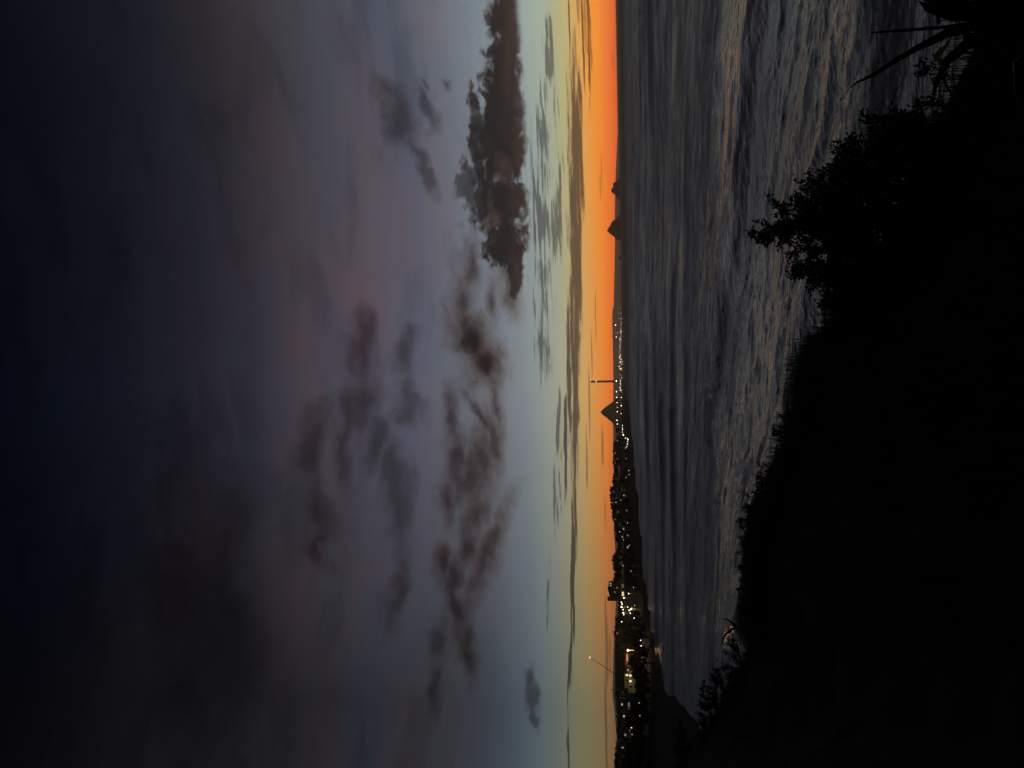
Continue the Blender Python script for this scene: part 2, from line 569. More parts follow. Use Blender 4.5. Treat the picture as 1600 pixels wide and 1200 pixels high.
def surf(name, base, rough=0.8, spec=0.3, vary=0.25, scale=2.0, bump=0.0, coord='Object'):
    """matte procedural material: base colour broken up by two noises"""
    m = bpy.data.materials.new(name)
    m.use_nodes = True
    t = m.node_tree
    q = G(t)
    p = t.nodes['Principled BSDF']
    co = q.node('ShaderNodeTexCoord').outputs[coord]
    n1 = q.noise(co, scale, 5.0, 0.6)
    lo = tuple(c * (1 - vary) for c in base)
    hi = tuple(min(1, c * (1 + vary)) for c in base)
    q.put(p.inputs['Base Color'], q.mix(q.remap(n1, 0.3, 0.7), lo, hi))
    p.inputs['Roughness'].default_value = rough
    p.inputs['Specular IOR Level'].default_value = spec
    if bump:
        b = q.node('ShaderNodeBump')
        b.inputs['Strength'].default_value = 0.6
        b.inputs['Distance'].default_value = bump
        q.put(b.inputs['Height'], q.noise(co, scale * 3, 5.0, 0.6))
        q.put(p.inputs['Normal'], b.outputs[0])
    return m


def glow(name, col, strength, lights=False):
    m = bpy.data.materials.new(name)
    m.use_nodes = True
    t = m.node_tree
    p = t.nodes['Principled BSDF']
    p.inputs['Base Color'].default_value = (0.6, 0.6, 0.6, 1)
    p.inputs['Emission Color'].default_value = tuple(col) + (1.0,)
    p.inputs['Emission Strength'].default_value = strength
    m.cycles.emission_sampling = 'AUTO' if lights else 'NONE'
    return m


# ------------------------------------------------------------------ the sea
def make_sea():
    nr, nc = 1000, 660
    u = np.linspace(0, 1, nr)
    v = 1 / 16300.0 + (1 / 17.0 - 1 / 16300.0) * u ** 1.55
    r = 1.0 / v
    a = np.radians(np.linspace(-47, 47, nc))
    rr, aa = np.meshgrid(r, a, indexing='ij')
    x, y = rr * np.sin(aa), rr * np.cos(aa)
    drow = np.abs(np.gradient(r))[:, None] * np.ones_like(rr)

    def keep(lam):
        return sstep(1.0, 0.35, drow / lam * 2.0)
    # swell lines come in from the west and bend towards the beach
    wx, wy = x / 95.0, y / 95.0
    warp = 9.0 * fbm(wx, wy, 3, 3) + 2.2 * fbm(x / 21, y / 21, 2, 9)
    ang = np.radians(46.0)
    s = x * math.cos(ang) + y * math.sin(ang) + warp
    tt = -x * math.sin(ang) + y * math.cos(ang)
    stops = np.concatenate([[-400, -330, -260, -200, -150, -110, -75, -45, -16, 13, 42, 71, 109, 153, 203, 258, 316], 316 + 62 * np.arange(1, 300)])
    ph = np.interp(s, stops, np.arange(len(stops)) + 0.39)          # the waves shorten as they run into the shallows
    k = np.floor(ph)
    t = ph - k
    # every crest line has its own strength along its length
    amp = 0.62 + 0.70 * vnoise(tt / 75.0 + k * 3.7, k * 1.37 + 0.31, 5) + 0.15 * vnoise(tt / 23.0 + k * 1.7, k * 2.1, 6)
    amp = np.clip(amp + 0.28 * sstep(190, 110, rr), 0.12, 1.5)
    front = sstep(0.30, 0.47, t)
    back = np.clip(1 - (t - 0.47) / 0.70, 0, 1) ** 1.6
    tail = np.clip(1 - (t + 1 - 0.47) / 0.70, 0, 1) ** 1.6
    prof = np.where(t < 0.47, np.maximum(front, tail), back)
    h = 1.9 * amp * prof * keep(14.0) * (1 - 0.85 * sstep(80, 120, rr)) * (0.35 + 0.65 * sstep(24, 75, rr))
    # farther out the swell still runs square to the view, in long lines
    an3 = np.radians(78.0)
    s3 = x * math.cos(an3) + y * math.sin(an3) + 12 * fbm(x / 140, y / 140, 3, 103)
    t3 = -x * math.sin(an3) + y * math.cos(an3)
    p3 = s3 / 43.0
    k3 = np.floor(p3)
    u3 = p3 - k3
    a3 = np.clip(0.35 + 0.95 * vnoise(t3 / 85.0 + k3 * 2.9, k3 * 1.71 + 0.4, 105), 0, 1.4)
    w3 = np.where(u3 < 0.47, sstep(0.28, 0.47, u3), np.clip(1 - (u3 - 0.47) / 0.60, 0, 1) ** 1.5)
    reach = sstep(85, 130, rr) * keep(20.0)
    h += 1.7 * a3 * w3 * reach
    crest3 = np.exp(-((u3 - 0.50) / 0.06) ** 2) * np.clip(a3 - 0.2, 0, 1.2) * reach
    # longer swell far out, seen as bands below the horizon
    h += 0.9 * np.sin(2 * np.pi * (s + 16 * fbm(x / 300, y / 300, 2, 21)) / 83.0) * keep(60) * sstep(150, 450, rr) * (0.6 + 0.6 * vnoise(tt / 160, s / 300, 22))
    h += 0.45 * np.sin(2 * np.pi * (s + 0.25 * tt + 8 * fbm(x / 130, y / 130, 2, 23)) / 41.0) * keep(30) * sstep(120, 300, rr) * (0.6 + 0.8 * vnoise(tt / 90, s / 120, 24))
    h += 0.9 * fbm(x / 210.0, y / 120.0, 2, 25) * keep(150) * sstep(150, 600, rr)
    # broken water: smaller wavelets riding on the swell, calm on the smooth face of a wave
    face = sstep(0.22, 0.31, t) * sstep(0.50, 0.45, t) * sstep(0.35, 0.7, amp)
    rough = (1 - 0.8 * face * (1 - sstep(70, 110, rr)))
    s2 = s + 2.6 * fbm(x / 15, y / 15, 3, 15)
    for lam2, am, sd, st_ in ((19.0, 0.45, 71, 26.0), (11.0, 0.30, 33, 13.0), (6.2, 0.20, 35, 7.5), (3.4, 0.12, 37, 4.2)):
        lean = 0.25 * math.sin(sd)
        p2 = (s2 + lean * tt) / lam2 + 0.45 * fbm(x / (lam2 * 1.6), y / (lam2 * 1.6), 3, sd)
        k2 = np.floor(p2)
        f2 = p2 - k2
        w2 = np.where(f2 < 0.35, sstep(0.0, 0.35, f2), np.clip(1 - (f2 - 0.35) / 0.65, 0, 1) ** 1.5)
        a2 = np.clip(0.45 + 0.85 * vnoise(tt / st_ + k2 * 2.3, k2 * 1.7 + 0.5, sd + 1), 0, 1.4)
        h += am * a2 * (w2 - 0.4) * rough * keep(lam2 * 0.8) * (sstep(80, 200, rr) if lam2 > 15 else 1.0) * (1 - 0.5 * sstep(60, 170, rr))
    bx, by = x + 0.6 * fbm(x / 5, y / 5, 2, 61), y + 0.6 * fbm(x / 5, y / 5, 2, 67)
    h += 0.07 * (0.5 - np.abs(fbm(bx / 3.0, by / 2.2, 3, 31))) * rough * keep(1.6)
    h += 0.035 * (0.5 - np.abs(fbm(bx / 1.5, by / 1.1, 3, 41))) * rough * keep(0.8)
    # foam lies on the crest and trails over the back, the steep face in front of a crest is bare
    lying = np.where(t < 0.47, 0.65 * sstep(70, 120, rr) + sstep(0.44, 0.47, t) + 0.55 * sstep(0.34, 0.24, t), 0.55 + 0.45 * np.clip(1 - (t - 0.47) / 0.45, 0, 1))
    patch = 0.55 + 0.45 * fbm(x / 60.0, y / 60.0, 3, 51)
    foam = lying * np.clip(0.5 + 0.6 * amp, 0, 1.2) * np.clip(patch + 0.30, 0, 1.2)
    crest = np.exp(-((t - 0.49) / 0.055) ** 2) * np.clip(amp - 0.25, 0, 1.2) * sstep(140, 90, rr) + crest3
    foam = foam * (1 - 0.7 * sstep(0.24, 0.32, u3) * sstep(0.50, 0.44, u3) * np.clip(a3, 0, 1) * reach)
    foam = np.clip(foam, 0, 1) * sstep(1500, 250, rr)
    fade = keep(1.5)
    z = h - 0.25
    verts = np.stack([x, y, z], axis=-1).reshape(-1, 3)
    return verts, grid_faces(nr, nc), dict(foam=foam, crest=crest * sstep(1600, 350, rr), chop=fade, far=sstep(450, 1800, rr), lively=1 - 0.72 * sstep(55, 160, rr) * (1 - 0.9 * sstep(450, 1400, rr)) + 2.0 * sstep(600, 2200, rr), across=s2, along=tt)


def sea_material():
    m = bpy.data.materials.new('sea_water')
    m.use_nodes = True
    t = m.node_tree
    q = G(t)
    p = t.nodes['Principled BSDF']

    def attr(n):
        a = q.node('ShaderNodeAttribute', attribute_name=n)
        return a.outputs['Fac']
    foam, crest, chop, across, along, lively, far = (attr(n) for n in ('foam', 'crest', 'chop', 'across', 'along', 'lively', 'far'))
    geo = q.node('ShaderNodeNewGeometry').outputs['Position']
    # lace of foam: ridges of noise, three sizes
    warp = q.vmath('MULTIPLY', q.vmath('SUBTRACT', q.noise(geo, 0.55, 2.0, 0.5, out=1), (0.5, 0.5, 0.5)), (0.9, 0.9, 0))
    fl = q.vmath('ADD', q.vmath('MULTIPLY', geo, (1, 1, 0)), warp)

    cf = q.vmath('ADD', q.comb(across, along, 0.0), warp)

    def ridge(vec, sx, sy, wid, det):
        n = q.noise(q.vmath('MULTIPLY', vec, (sx, sy, 1)), 1.0, det, 0.6, 0.1)
        d = q.math('ABSOLUTE', q.math('SUBTRACT', n, 0.5))
        return q.math('SUBTRACT', 1.0, q.math('MULTIPLY', d, wid), clamp=True), q.math('MULTIPLY', d, -4.0)
    r0, c0 = ridge(cf, 0.16, 0.04, 19.0, 5.0)
    r1, c1 = ridge(cf, 0.50, 0.17, 18.0, 4.0)
    r2, c2 = ridge(fl, 0.8, 1.5, 14.0, 4.0)
    r3, c3 = ridge(fl, 2.2, 4.0, 9.0, 2.0)
    lace = q.math('MULTIPLY_ADD', r0, 0.62, q.math('MULTIPLY_ADD', r1, 0.62, q.math('MULTIPLY_ADD', r2, 0.45, q.math('MULTIPLY', r3, 0.20))), clamp=True)
    n3 = q.noise(q.vmath('MULTIPLY', geo, (0.05, 0.085, 0)), 1.0, 4.0, 0.55, 0.3)
    mask = q.math('MULTIPLY', foam, q.math('ADD', q.math('MULTIPLY', lace, q.remap(n3, 0.34, 0.62, 0.55, 1.6)), 0.05))
    mask = q.math('ADD', mask, q.math('MULTIPLY', crest, q.math('MULTIPLY_ADD', lace, 0.45, 0.22)), clamp=True)
    water = (0.011, 0.013, 0.014)
    q.put(p.inputs['Base Color'], q.mix(mask, water, (0.80, 0.86, 0.90)))
    q.put(p.inputs['Roughness'], q.math('MULTIPLY_ADD', mask, 0.45, q.math('MULTIPLY_ADD', far, 0.35, q.remap(chop, 0.0, 1.0, 0.28, 0.10))))
    p.inputs['IOR'].default_value = 1.33
    p.inputs['Specular Tint'].default_value = (0.80, 0.91, 1.0, 1.0)
    p.inputs['Specular IOR Level'].default_value = SEA_SPEC
    # small ripples
    b2 = q.noise(geo, 0.16, 4.0, 0.6)
    hgt = q.math('MULTIPLY_ADD', c0, 0.34, q.math('MULTIPLY_ADD', c1, 0.17, q.math('MULTIPLY_ADD', c2, 0.075, q.math('MULTIPLY', c3, 0.022))))
    hgt = q.math('MULTIPLY', hgt, q.math('MULTIPLY_ADD', foam, 0.85, 0.15))
    hgt = q.math('MULTIPLY', q.math('ADD', hgt, q.math('MULTIPLY', b2, 0.5)), lively)
    bp = q.node('ShaderNodeBump')
    bp.inputs['Strength'].default_value = 0.8
    bp.inputs['Distance'].default_value = 1.0
    q.put(bp.inputs['Height'], hgt)
    q.put(p.inputs['Normal'], bp.outputs[0])
    return m


SEA_SPEC = 0.85
_v, _f, _a = make_sea()
sea = mesh_np('sea', _v, _f, sea_material(), smooth=True, attrs=_a)
tag(sea, 'dark sea with lines of broken surf rolling into the bay', kind='structure')

# ------------------------------------------------------------------ land
def az_of(py, px=975.0):
    d = ray(px, py)
    return math.atan2(d.x, d.y)


HORIZ = {}


def zat(px, py, dist):
    return at(px, py, dist).z


# along the bay: picture row, shore distance, ridge distance, skyline with trees, height of the trees on the ridge
COAST = [(1420, 22, 500, 968, 8), (1320, 30, 560, 966, 8), (1230, 60, 620, 964, 8), (1190, 95, 660, 964, 8), (1150, 122, 700, 967, 8), (1125, 150, 720, 966, 8),
         (1100, 190, 740, 963, 8), (1060, 270, 760, 962, 6), (1030, 315, 780, 962, 6), (1000, 345, 800, 963.5, 8), (970, 385, 830, 965, 8), (940, 440, 860, 967, 8),
         (900, 520, 880, 961.5, 9), (875, 545, 900, 960, 9), (850, 570, 950, 966, 8), (825, 600, 1000, 961, 8), (800, 625, 1040, 958.5, 8), (775, 660, 1080, 954.5, 8), (755, 710, 1120, 958, 8),
         (735, 780, 1160, 960, 8), (710, 860, 1220, 962, 6), (690, 950, 1300, 963, 6), (675, 1050, 1500, 966.5, 4), (650, 1150, 2000, 969, 3), (630, 1500, 3000, 970, 3), (605, 2600, 3600, 971.2, 2), (585, 3900, 4400, 971.5, 2)]
_cz = []
for _py, _s, _r, _sk, _th in COAST:
    _cz.append((math.degrees(az_of(_py)), _s, _r, max(2.5, zat(_sk, _py, _r) - _th)))
_cz.sort()
_CA, _CS, _CR, _CH = (np.array([c[i] for c in _cz]) for i in range(4))


def coast_height(x, y):
    a = np.degrees(np.arctan2(x, y))
    r = np.hypot(x, y)
    s, rd, zr = np.interp(a, _CA, _CS), np.interp(a, _CA, _CR), np.interp(a, _CA, _CH)
    s = s + 6 * vnoise(np.asarray(a * 0.9), np.asarray(a * 0 + 3.3), 77) * np.clip(s / 300.0, 0, 1)
    u = (r - s) / np.maximum(rd - s, 20)
    w = np.clip(r - s, -60, None)
    beach = np.where(w < 0, w * 0.06, 2.2 * sstep(0, 28, w))
    rise = (zr - 2.2) * sstep(0.12, 1.0, u)
    behind = -np.clip((r - rd) / 900.0, 0, 1) * np.maximum(zr - 4, 0) * 0.55
    bumps = 1.2 * fbm(x / 70.0, y / 70.0, 3, 81) * sstep(0.15, 0.5, u)
    return beach + rise + behind + bumps


def coast_z(x, y):
    return float(coast_height(np.array([x]), np.array([y]))[0])


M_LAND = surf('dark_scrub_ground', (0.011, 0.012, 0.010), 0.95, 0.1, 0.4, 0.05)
_na, _nr = 300, 90
_a = np.radians(np.linspace(-52, _CA[-1], _na))
_t = np.linspace(0, 1, _nr)
_aa, _tt = np.meshgrid(_a, _t, indexing='xy')
_ss = np.interp(np.degrees(_aa), _CA, _CS)
_rr = (_ss - 12) * np.power(6200.0 / (_ss - 12), _tt ** 1.5)
_x, _y = _rr * np.sin(_aa), _rr * np.cos(_aa)
_z = coast_height(_x, _y)
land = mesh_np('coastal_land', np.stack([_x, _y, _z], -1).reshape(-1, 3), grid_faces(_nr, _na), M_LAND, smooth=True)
tag(land, 'dark coastal land curving round the bay below the town', kind='structure')


def heightfield_rock(name, profile, dist, depth, mat, label, seed, n=70, m=30, back=0.9, kind='structure', soft=1.0):
    """a hill whose skyline from the bay is given as (row, column) points; it falls away to front and back"""
    ps = sorted(((math.degrees(az_of(py)), at(px, py, dist).z) for py, px in profile))
    pa, pz = np.array([p[0] for p in ps]), np.array([p[1] for p in ps])
    a = np.linspace(pa[0], pa[-1], n)
    z0 = np.interp(a, pa, pz)
    t = np.linspace(-1, 1, m)
    aa, tt_ = np.meshgrid(a, t, indexing='xy')
    zz = np.interp(aa, pa, pz)
    rr = dist + tt_ * depth
    fall = np.where(tt_ < 0, np.clip(1 - np.abs(tt_) ** 1.5, 0, 1), np.clip(1 - np.abs(tt_) ** (1.6 * back), 0, 1))
    nz = fbm(aa * 9.0 + seed, tt_ * 3.0 + seed, 4, seed)
    z = (zz + 1.5) * fall * (1 + 0.10 * soft * nz * np.abs(tt_)) - 1.5
    x, y = rr * np.sin(np.radians(aa)), rr * np.cos(np.radians(aa))
    o = mesh_np(name, np.stack([x, y, z], -1).reshape(-1, 3), grid_faces(m, n), mat)
    tag(o, label, kind=kind)
    return o


M_ROCK = surf('dark_rock', (0.055, 0.048, 0.042), 0.95, 0.1, 0.4, 0.03)
M_FAR = surf('far_hill_bush', (0.05, 0.05, 0.04), 0.95, 0.1, 0.3, 0.004)
heightfield_rock('rock_hill', [(606, 972), (616, 967), (621, 963), (625, 960), (629, 955.5), (632, 951), (635, 946.5), (638, 943), (641, 940), (643.5, 938.3), (646, 939.6), (649, 943), (651, 945.5), (652.5, 948.5),
                               (655, 949.5), (657.5, 954), (660, 956.5), (664, 959), (668, 961.2), (674, 962.5), (680, 963.5), (690, 966), (702, 972)], 5000, 190, M_ROCK,
                 'steep pointed rock hill standing beside the tall chimney', 3, n=90)
heightfield_rock('rock_island', [(277, 967), (281, 965), (283, 962), (285, 958.3), (287, 957), (289, 958.2), (292.5, 957.2), (295, 955), (297.5, 954.4), (300, 956.2), (303, 960), (307, 962.6), (311, 965.5), (314, 968)], 5300, 70, M_ROCK,
                 'smaller twin-topped rock island on the open sea horizon', 5)
heightfield_rock('rock_island', [(333, 969), (338, 965.5), (341, 963), (345, 956.5), (348, 954.5), (351, 953.8), (354, 951.2), (357, 949.6), (359, 947.8), (361, 950), (364, 952.6), (367, 956.5), (370, 960), (373, 962), (376, 968.5)], 5200, 80, M_ROCK,
                 'taller peaked rock island on the horizon, nearer the chimney', 7)
heightfield_rock('sea_stack', [(400, 968.6), (402, 966.6), (403.5, 966.3), (405, 967.4), (407, 968.8)], 5000, 12, M_ROCK, 'tiny rock stack breaking the horizon beyond the two islands', 9, n=24, m=10)
heightfield_rock('far_hills', [(205, 965), (235, 963.6), (262, 962.3), (300, 961), (340, 960.4), (380, 960.8), (420, 960), (455, 959.2), (478, 958.6), (482, 957), (500, 956.4), (530, 957.2), (560, 957.8), (600, 958.3), (640, 957.8),
                               (680, 958), (720, 959.5), (760, 960.5), (800, 960), (825, 958.8), (850, 960.4), (880, 963), (940, 962.5), (985, 960), (1020, 958.5), (1060, 957.5), (1085, 957), (1110, 960), (1130, 961.5), (1155, 963.5), (1175, 961), (1200, 959), (1260, 957), (1330, 955)],
                 14500, 900, M_FAR, 'low far hills fading into haze beyond the port', 13, n=260, m=24)

# flat land and quay of the port, five kilometres off
_a = np.radians(np.linspace(math.degrees(az_of(720)), math.degrees(az_of(425)), 120))
_t = np.linspace(0, 1, 14)
_aa, _tt = np.meshgrid(_a, _t, indexing='xy')
_deg = np.degrees(_aa)
_wid = np.interp(_deg, [math.degrees(az_of(p)) for p in (640, 560, 480, 425)], [900, 500, 160, 30])
_rr = 4450 + _tt * _wid
_z = np.where(_tt < 0.03, -1.5, 3.2 + 1.0 * vnoise(_deg * 4, _tt * 3, 91))
_z[-1, :] = -1.5
port = mesh_np('port_land', np.stack([_rr * np.sin(_aa), _rr * np.cos(_aa), _z], -1).reshape(-1, 3), grid_faces(14, 120), M_LAND)
tag(port, 'low quay and breakwater of the distant port', kind='structure')

# ------------------------------------------------------------------ haze: the air over the bay
hz = MB().box((-1000, 8300, 135), (30000, 17200, 290)).build('haze')
mh = bpy.data.materials.new('sea_haze')
mh.use_nodes = True
for n_ in list(mh.node_tree.nodes):
    if n_.type != 'OUTPUT_MATERIAL':
        mh.node_tree.nodes.remove(n_)
pv = mh.node_tree.nodes.new('ShaderNodeVolumePrincipled')
pv.inputs['Color'].default_value = (0.93, 0.88, 0.81, 1)
pv.inputs['Density'].default_value = HAZE
pv.inputs['Anisotropy'].default_value = 0.9
mh.node_tree.links.new(pv.outputs[0], mh.node_tree.nodes['Material Output'].inputs['Volume'])
hz.data.materials.append(mh)
tag(hz, 'thin evening haze over the whole bay', kind='stuff')
hz.visible_shadow = True

# ------------------------------------------------------------------ the town, the port and their lights
M_WALL_D = surf('dark_weatherboard', (0.16, 0.13, 0.10), 0.8, 0.2, 0.2, 0.4)
M_WALL_C = surf('cream_render', (0.55, 0.47, 0.33), 0.8, 0.2, 0.12, 0.5)
M_WALL_G = surf('grey_concrete', (0.28, 0.27, 0.25), 0.85, 0.2, 0.2, 0.4)
M_WALL_B = surf('brown_brick', (0.24, 0.16, 0.10), 0.85, 0.2, 0.2, 0.6)
M_ROOF = surf('dark_roof_iron', (0.07, 0.065, 0.06), 0.6, 0.3, 0.25, 0.5)
M_METAL = surf('galvanised_steel', (0.30, 0.30, 0.30), 0.5, 0.5, 0.15, 1.0)
M_GLASS = surf('dark_window_glass', (0.015, 0.016, 0.018), 0.08, 0.6, 0.1, 1.0)
M_DOOR = surf('painted_door', (0.10, 0.07, 0.05), 0.6, 0.3, 0.15, 1.0)
M_CHIM = surf('chimney_concrete', (0.16, 0.13, 0.11), 0.9, 0.1, 0.2, 0.05)
M_BARK = surf('dark_bark', (0.05, 0.042, 0.035), 0.9, 0.1, 0.3, 4.0)
M_TREE = surf('dark_evergreen_leaf', (0.035, 0.05, 0.025), 0.75, 0.2, 0.4, 0.4)
E_WHITE = glow('white_lamp', (1.0, 0.93, 0.86), 5.0)
E_WARM = glow('warm_lamp', (1.0, 0.80, 0.52), 5.0)
E_DIM = glow('dim_lamp', (1.0, 0.92, 0.82), 1.4)
E_YELL = glow('yellow_lamp', (1.0, 0.86, 0.45), 2.6)
E_ORNG = glow('orange_lamp', (1.0, 0.55, 0.20), 9.0)
E_RED = glow('red_beacon', (1.0, 0.30, 0.20), 1.8)
E_WIN = glow('lit_window', (1.0, 0.84, 0.50), 1.0)
E_WINW = glow('lit_window_white', (1.0, 0.90, 0.76), 0.34)
E_TOWN = glow('town_lamp', (1.0, 0.90, 0.76), 1.5)
E_WIND = glow('lit_window_dim', (1.0, 0.84, 0.62), 0.16)
E_BLUE = glow('blue_lit_window', (0.16, 0.26, 1.0), 0.9)
E_PALE = glow('pale_blue_lit_window', (0.45, 0.68, 1.0), 0.9)
E_PORTY = glow('port_sodium_lamp', (1.0, 0.78, 0.34), 2.6)
E_PORTW = glow('port_white_lamp', (1.0, 0.92, 0.72), 4.0)

ORD = ['first', 'second', 'third', 'fourth', 'fifth', 'sixth', 'seventh', 'eighth', 'ninth', 'tenth', 'eleventh', 'twelfth', 'thirteenth', 'fourteenth', 'fifteenth', 'sixteenth',
       'seventeenth', 'eighteenth', 'nineteenth', 'twentieth', 'twenty-first', 'twenty-second', 'twenty-third', 'twenty-fourth', 'twenty-fifth', 'twenty-sixth', 'twenty-seventh', 'twenty-eighth',
       'twenty-ninth', 'thirtieth', 'thirty-first', 'thirty-second', 'thirty-third', 'thirty-fourth', 'thirty-fifth', 'thirty-sixth', 'thirty-seventh', 'thirty-eighth', 'thirty-ninth', 'fortieth',
       'forty-first', 'forty-second', 'forty-third', 'forty-fourth', 'forty-fifth', 'forty-sixth', 'forty-seventh', 'forty-eighth', 'forty-ninth', 'fiftieth'] + ['fifty-' + w for w in
       ('first', 'second', 'third', 'fourth', 'fifth', 'sixth', 'seventh', 'eighth', 'ninth')] + ['sixtieth'] + ['sixty-' + w for w in ('first', 'second', 'third', 'fourth', 'fifth', 'sixth', 'seventh', 'eighth', 'ninth')]


def face_eye(p):
    """turn about z that points a thing's -y side at the viewpoint over the bay"""
    return math.atan2(p[1], p[0]) - math.pi / 2


def on_land(px, py, hgt, rmin=None, rmax=None):
    """where the line of sight comes within hgt of the town's ground"""
    d = ray(px, py)
    hd = math.hypot(d.x, d.y)
    a = math.degrees(math.atan2(d.x, d.y))
    r0 = max(float(np.interp(a, _CA, _CS)) + 18, 330.0)
    r1 = float(np.interp(a, _CA, _CR)) * 1.02
    r0, r1 = max(r0, rmin or 0), (rmax or r1)
    rs = np.linspace(r0, r1, 260)
    xs, ys, zs = rs * d.x / hd, rs * d.y / hd, EYE.z + rs * d.z / hd
    gz = coast_height(xs, ys)
    ok = np.nonzero(zs - gz <= hgt)[0]
    i = int(ok[0]) if len(ok) else int(np.argmin(zs - gz))
    return Vector((xs[i], ys[i], gz[i])), zs[i], rs[i]


def soft_light(name, parent, loc, energy, col, rad=0.3):
    ld = bpy.data.lights.new(name, 'POINT')
    ld.energy, ld.color, ld.shadow_soft_size = energy, col, rad
    o = bpy.data.objects.new(name, ld)
    COL.objects.link(o)
    o.parent = parent
    o.location = loc
    return o


def street_lamp(px, py, mat, size, label, group, tall=6.5, energy=0, col=(1, .8, .55), rmin=None, rmax=None, cat='street lamp'):
    p, z, r = on_land(px, py, tall, rmin, rmax)
    h = max(3.2, z - p.z)
    size = size * min(1.25, r / 850.0)
    t = empty('street_lamp', p, face_eye(p))
    MB().tube([(0, 0, -0.6), (0, 0, h * 0.55), (0, 0, h - 0.1)], [0.13, 0.09, 0.06], 6).build('post', M_METAL, t)
    MB().tube([(0, 0, h - 0.25), (0, -0.5, h + 0.05), (0, -0.9, h)], 0.05, 5).build('bracket', M_METAL, t)
    MB().ball((0, -1.0, h), size, 8, 6, 0.75).build('lamp_head', mat, t)
    if energy:
        soft_light('lamp_light', t, (0, -1.0, h - size * 1.3), energy, col, size)
    tag(t, label, cat, group)
    return t


def flood_mast(px, py, dist, mat, size, label, group):
    top = at(px, py, dist)
    t = empty('floodlight_mast', (top.x, top.y, 3.0), face_eye(top))
    h = top.z - 3.0
    MB().tube([(0, 0, -1.5), (0, 0, h * 0.6), (0, 0, h)], [0.9, 0.6, 0.45], 8).build('pole', M_METAL, t)
    MB().box((0, -0.8, h), (size * 1.3, 0.5, 0.5)).build('head_frame', M_METAL, t)
    MB().ball((0, -1.6, h), size, 10, 6, 0.8).build('floodlight', mat, t)
    tag(t, label, 'floodlight', group)
    return t


def port_lamp(px, py, dist, mat, size, label, group, wide=1.0):
    c = at(px, py, dist)
    z0 = 3.0
    t = empty('quay_lamp_or_reflection', (c.x, c.y, z0), face_eye(c))
    h = max(2.0, c.z - z0)
    MB().tube([(0, 0, -1.0), (0, 0, h)], [0.35, 0.25], 6).build('post', M_METAL, t)
    m = MB().ball((0, -0.6, h), size, 8, 6, 0.9)
    m.v = [(v[0] * wide, v[1], v[2]) for v in m.v]
    m.build('lamp_head', mat, t)
    tag(t, label, 'lamp', group)
    return t


def gable_house(px, py, w, d, h, lit, label, wall, group='houses on the town hillside', tall=3.0, rmin=None, rmax=None, turn=0.0):
    """a small house with its lit window where the photograph shows the light"""
    p, z, r = on_land(px, py, tall, rmin, rmax)
    t = empty('house', p, face_eye(p) + turn)
    wz = max(1.6, z - p.z)
    h = max(h, wz + 1.2)
    MB().box((0, d / 2, h / 2 - 0.5), (w, d, h + 1.0)).build('wall', wall, t)
    m = MB()
    e, rg = 0.45, w * 0.26
    m.add([(-w / 2 - e, -e, h), (w / 2 + e, -e, h), (w / 2 + e, d + e, h), (-w / 2 - e, d + e, h), (0, -e, h + rg), (0, d + e, h + rg),
           (-w / 2 - e, -e, h - 0.2), (w / 2 + e, -e, h - 0.2), (w / 2 + e, d + e, h - 0.2), (-w / 2 - e, d + e, h - 0.2)],
          [(0, 4, 5, 3), (4, 1, 2, 5), (0, 1, 4), (2, 3, 5), (6, 7, 1, 0), (7, 8, 2, 1), (8, 9, 3, 2), (9, 6, 0, 3), (9, 8, 7, 6)])
    rf = m.build('roof', M_ROOF, t)
    MB().box((w * 0.22, d * 0.6, h + rg + 0.1), (0.7, 0.7, 1.6)).build('chimney', M_WALL_B, rf)
    for i, wx in enumerate((0.0, -w * 0.32, w * 0.32)):
        mat = lit if i == 0 else M_GLASS
        ww, wh = (1.5, 1.3) if i == 0 else (1.3, 1.2)
        wn = MB().box((wx, -0.05, wz), (ww, 0.12, wh)).build('window', mat, t)
        fr = MB()
        fr.box((wx, -0.09, wz + wh / 2 + 0.06), (ww + 0.24, 0.2, 0.12)).box((wx, -0.09, wz - wh / 2 - 0.06), (ww + 0.24, 0.24, 0.12))
        fr.build('frame', M_WALL_C, wn)
    MB().box((w * 0.45 - 0.4, -0.04, 1.0), (0.9, 0.1, 2.0)).build('door', M_DOOR, t)
    tag(t, label, 'house', group)
    return t


def crown_mesh(seed, n=300, leaf=1.0, lobes=9, spread=1.0):
    """unit crown: leaf faces in uneven lobes, x/y within about 1, z from 0 to 1"""
    rg = np.random.default_rng(seed)
    c = []
    for i in range(lobes):
        zz = rg.uniform(0.25, 0.92)
        rad = (0.62 * math.sin(math.pi * min(zz + 0.1, 1.0)) ** 0.8) * spread
        w = rg.uniform(0, 2 * math.pi)
        c.append((rad * math.cos(w), rad * math.sin(w), zz, rg.uniform(0.16, 0.36)))
    c.append((0, 0, 0.62, 0.42))
    v, f = [], []
    for i in range(n):
        cx, cy, cz, cr = c[rg.integers(len(c))]
        d = rg.normal(size=3)
        d /= np.linalg.norm(d)
        q = np.array([cx, cy, cz]) + d * cr * rg.uniform(0.55, 1.08) * np.array([1, 1, 0.8])
        if q[2] < 0.05:
            continue
        a = rg.normal(size=3)
        a /= np.linalg.norm(a)
        b = np.cross(a, rg.normal(size=3))
        b /= np.linalg.norm(b)
        s = leaf * rg.uniform(0.05, 0.12)
        k = len(v)
        v += [q - a * s, q + b * s * 0.7, q + a * s, q - b * s * 0.7]
        f.append((k, k + 1, k + 2, k + 3))
    me = bpy.data.meshes.new('crown')
    me.from_pydata([tuple(p) for p in v], [], f)
    me.update()
    return me


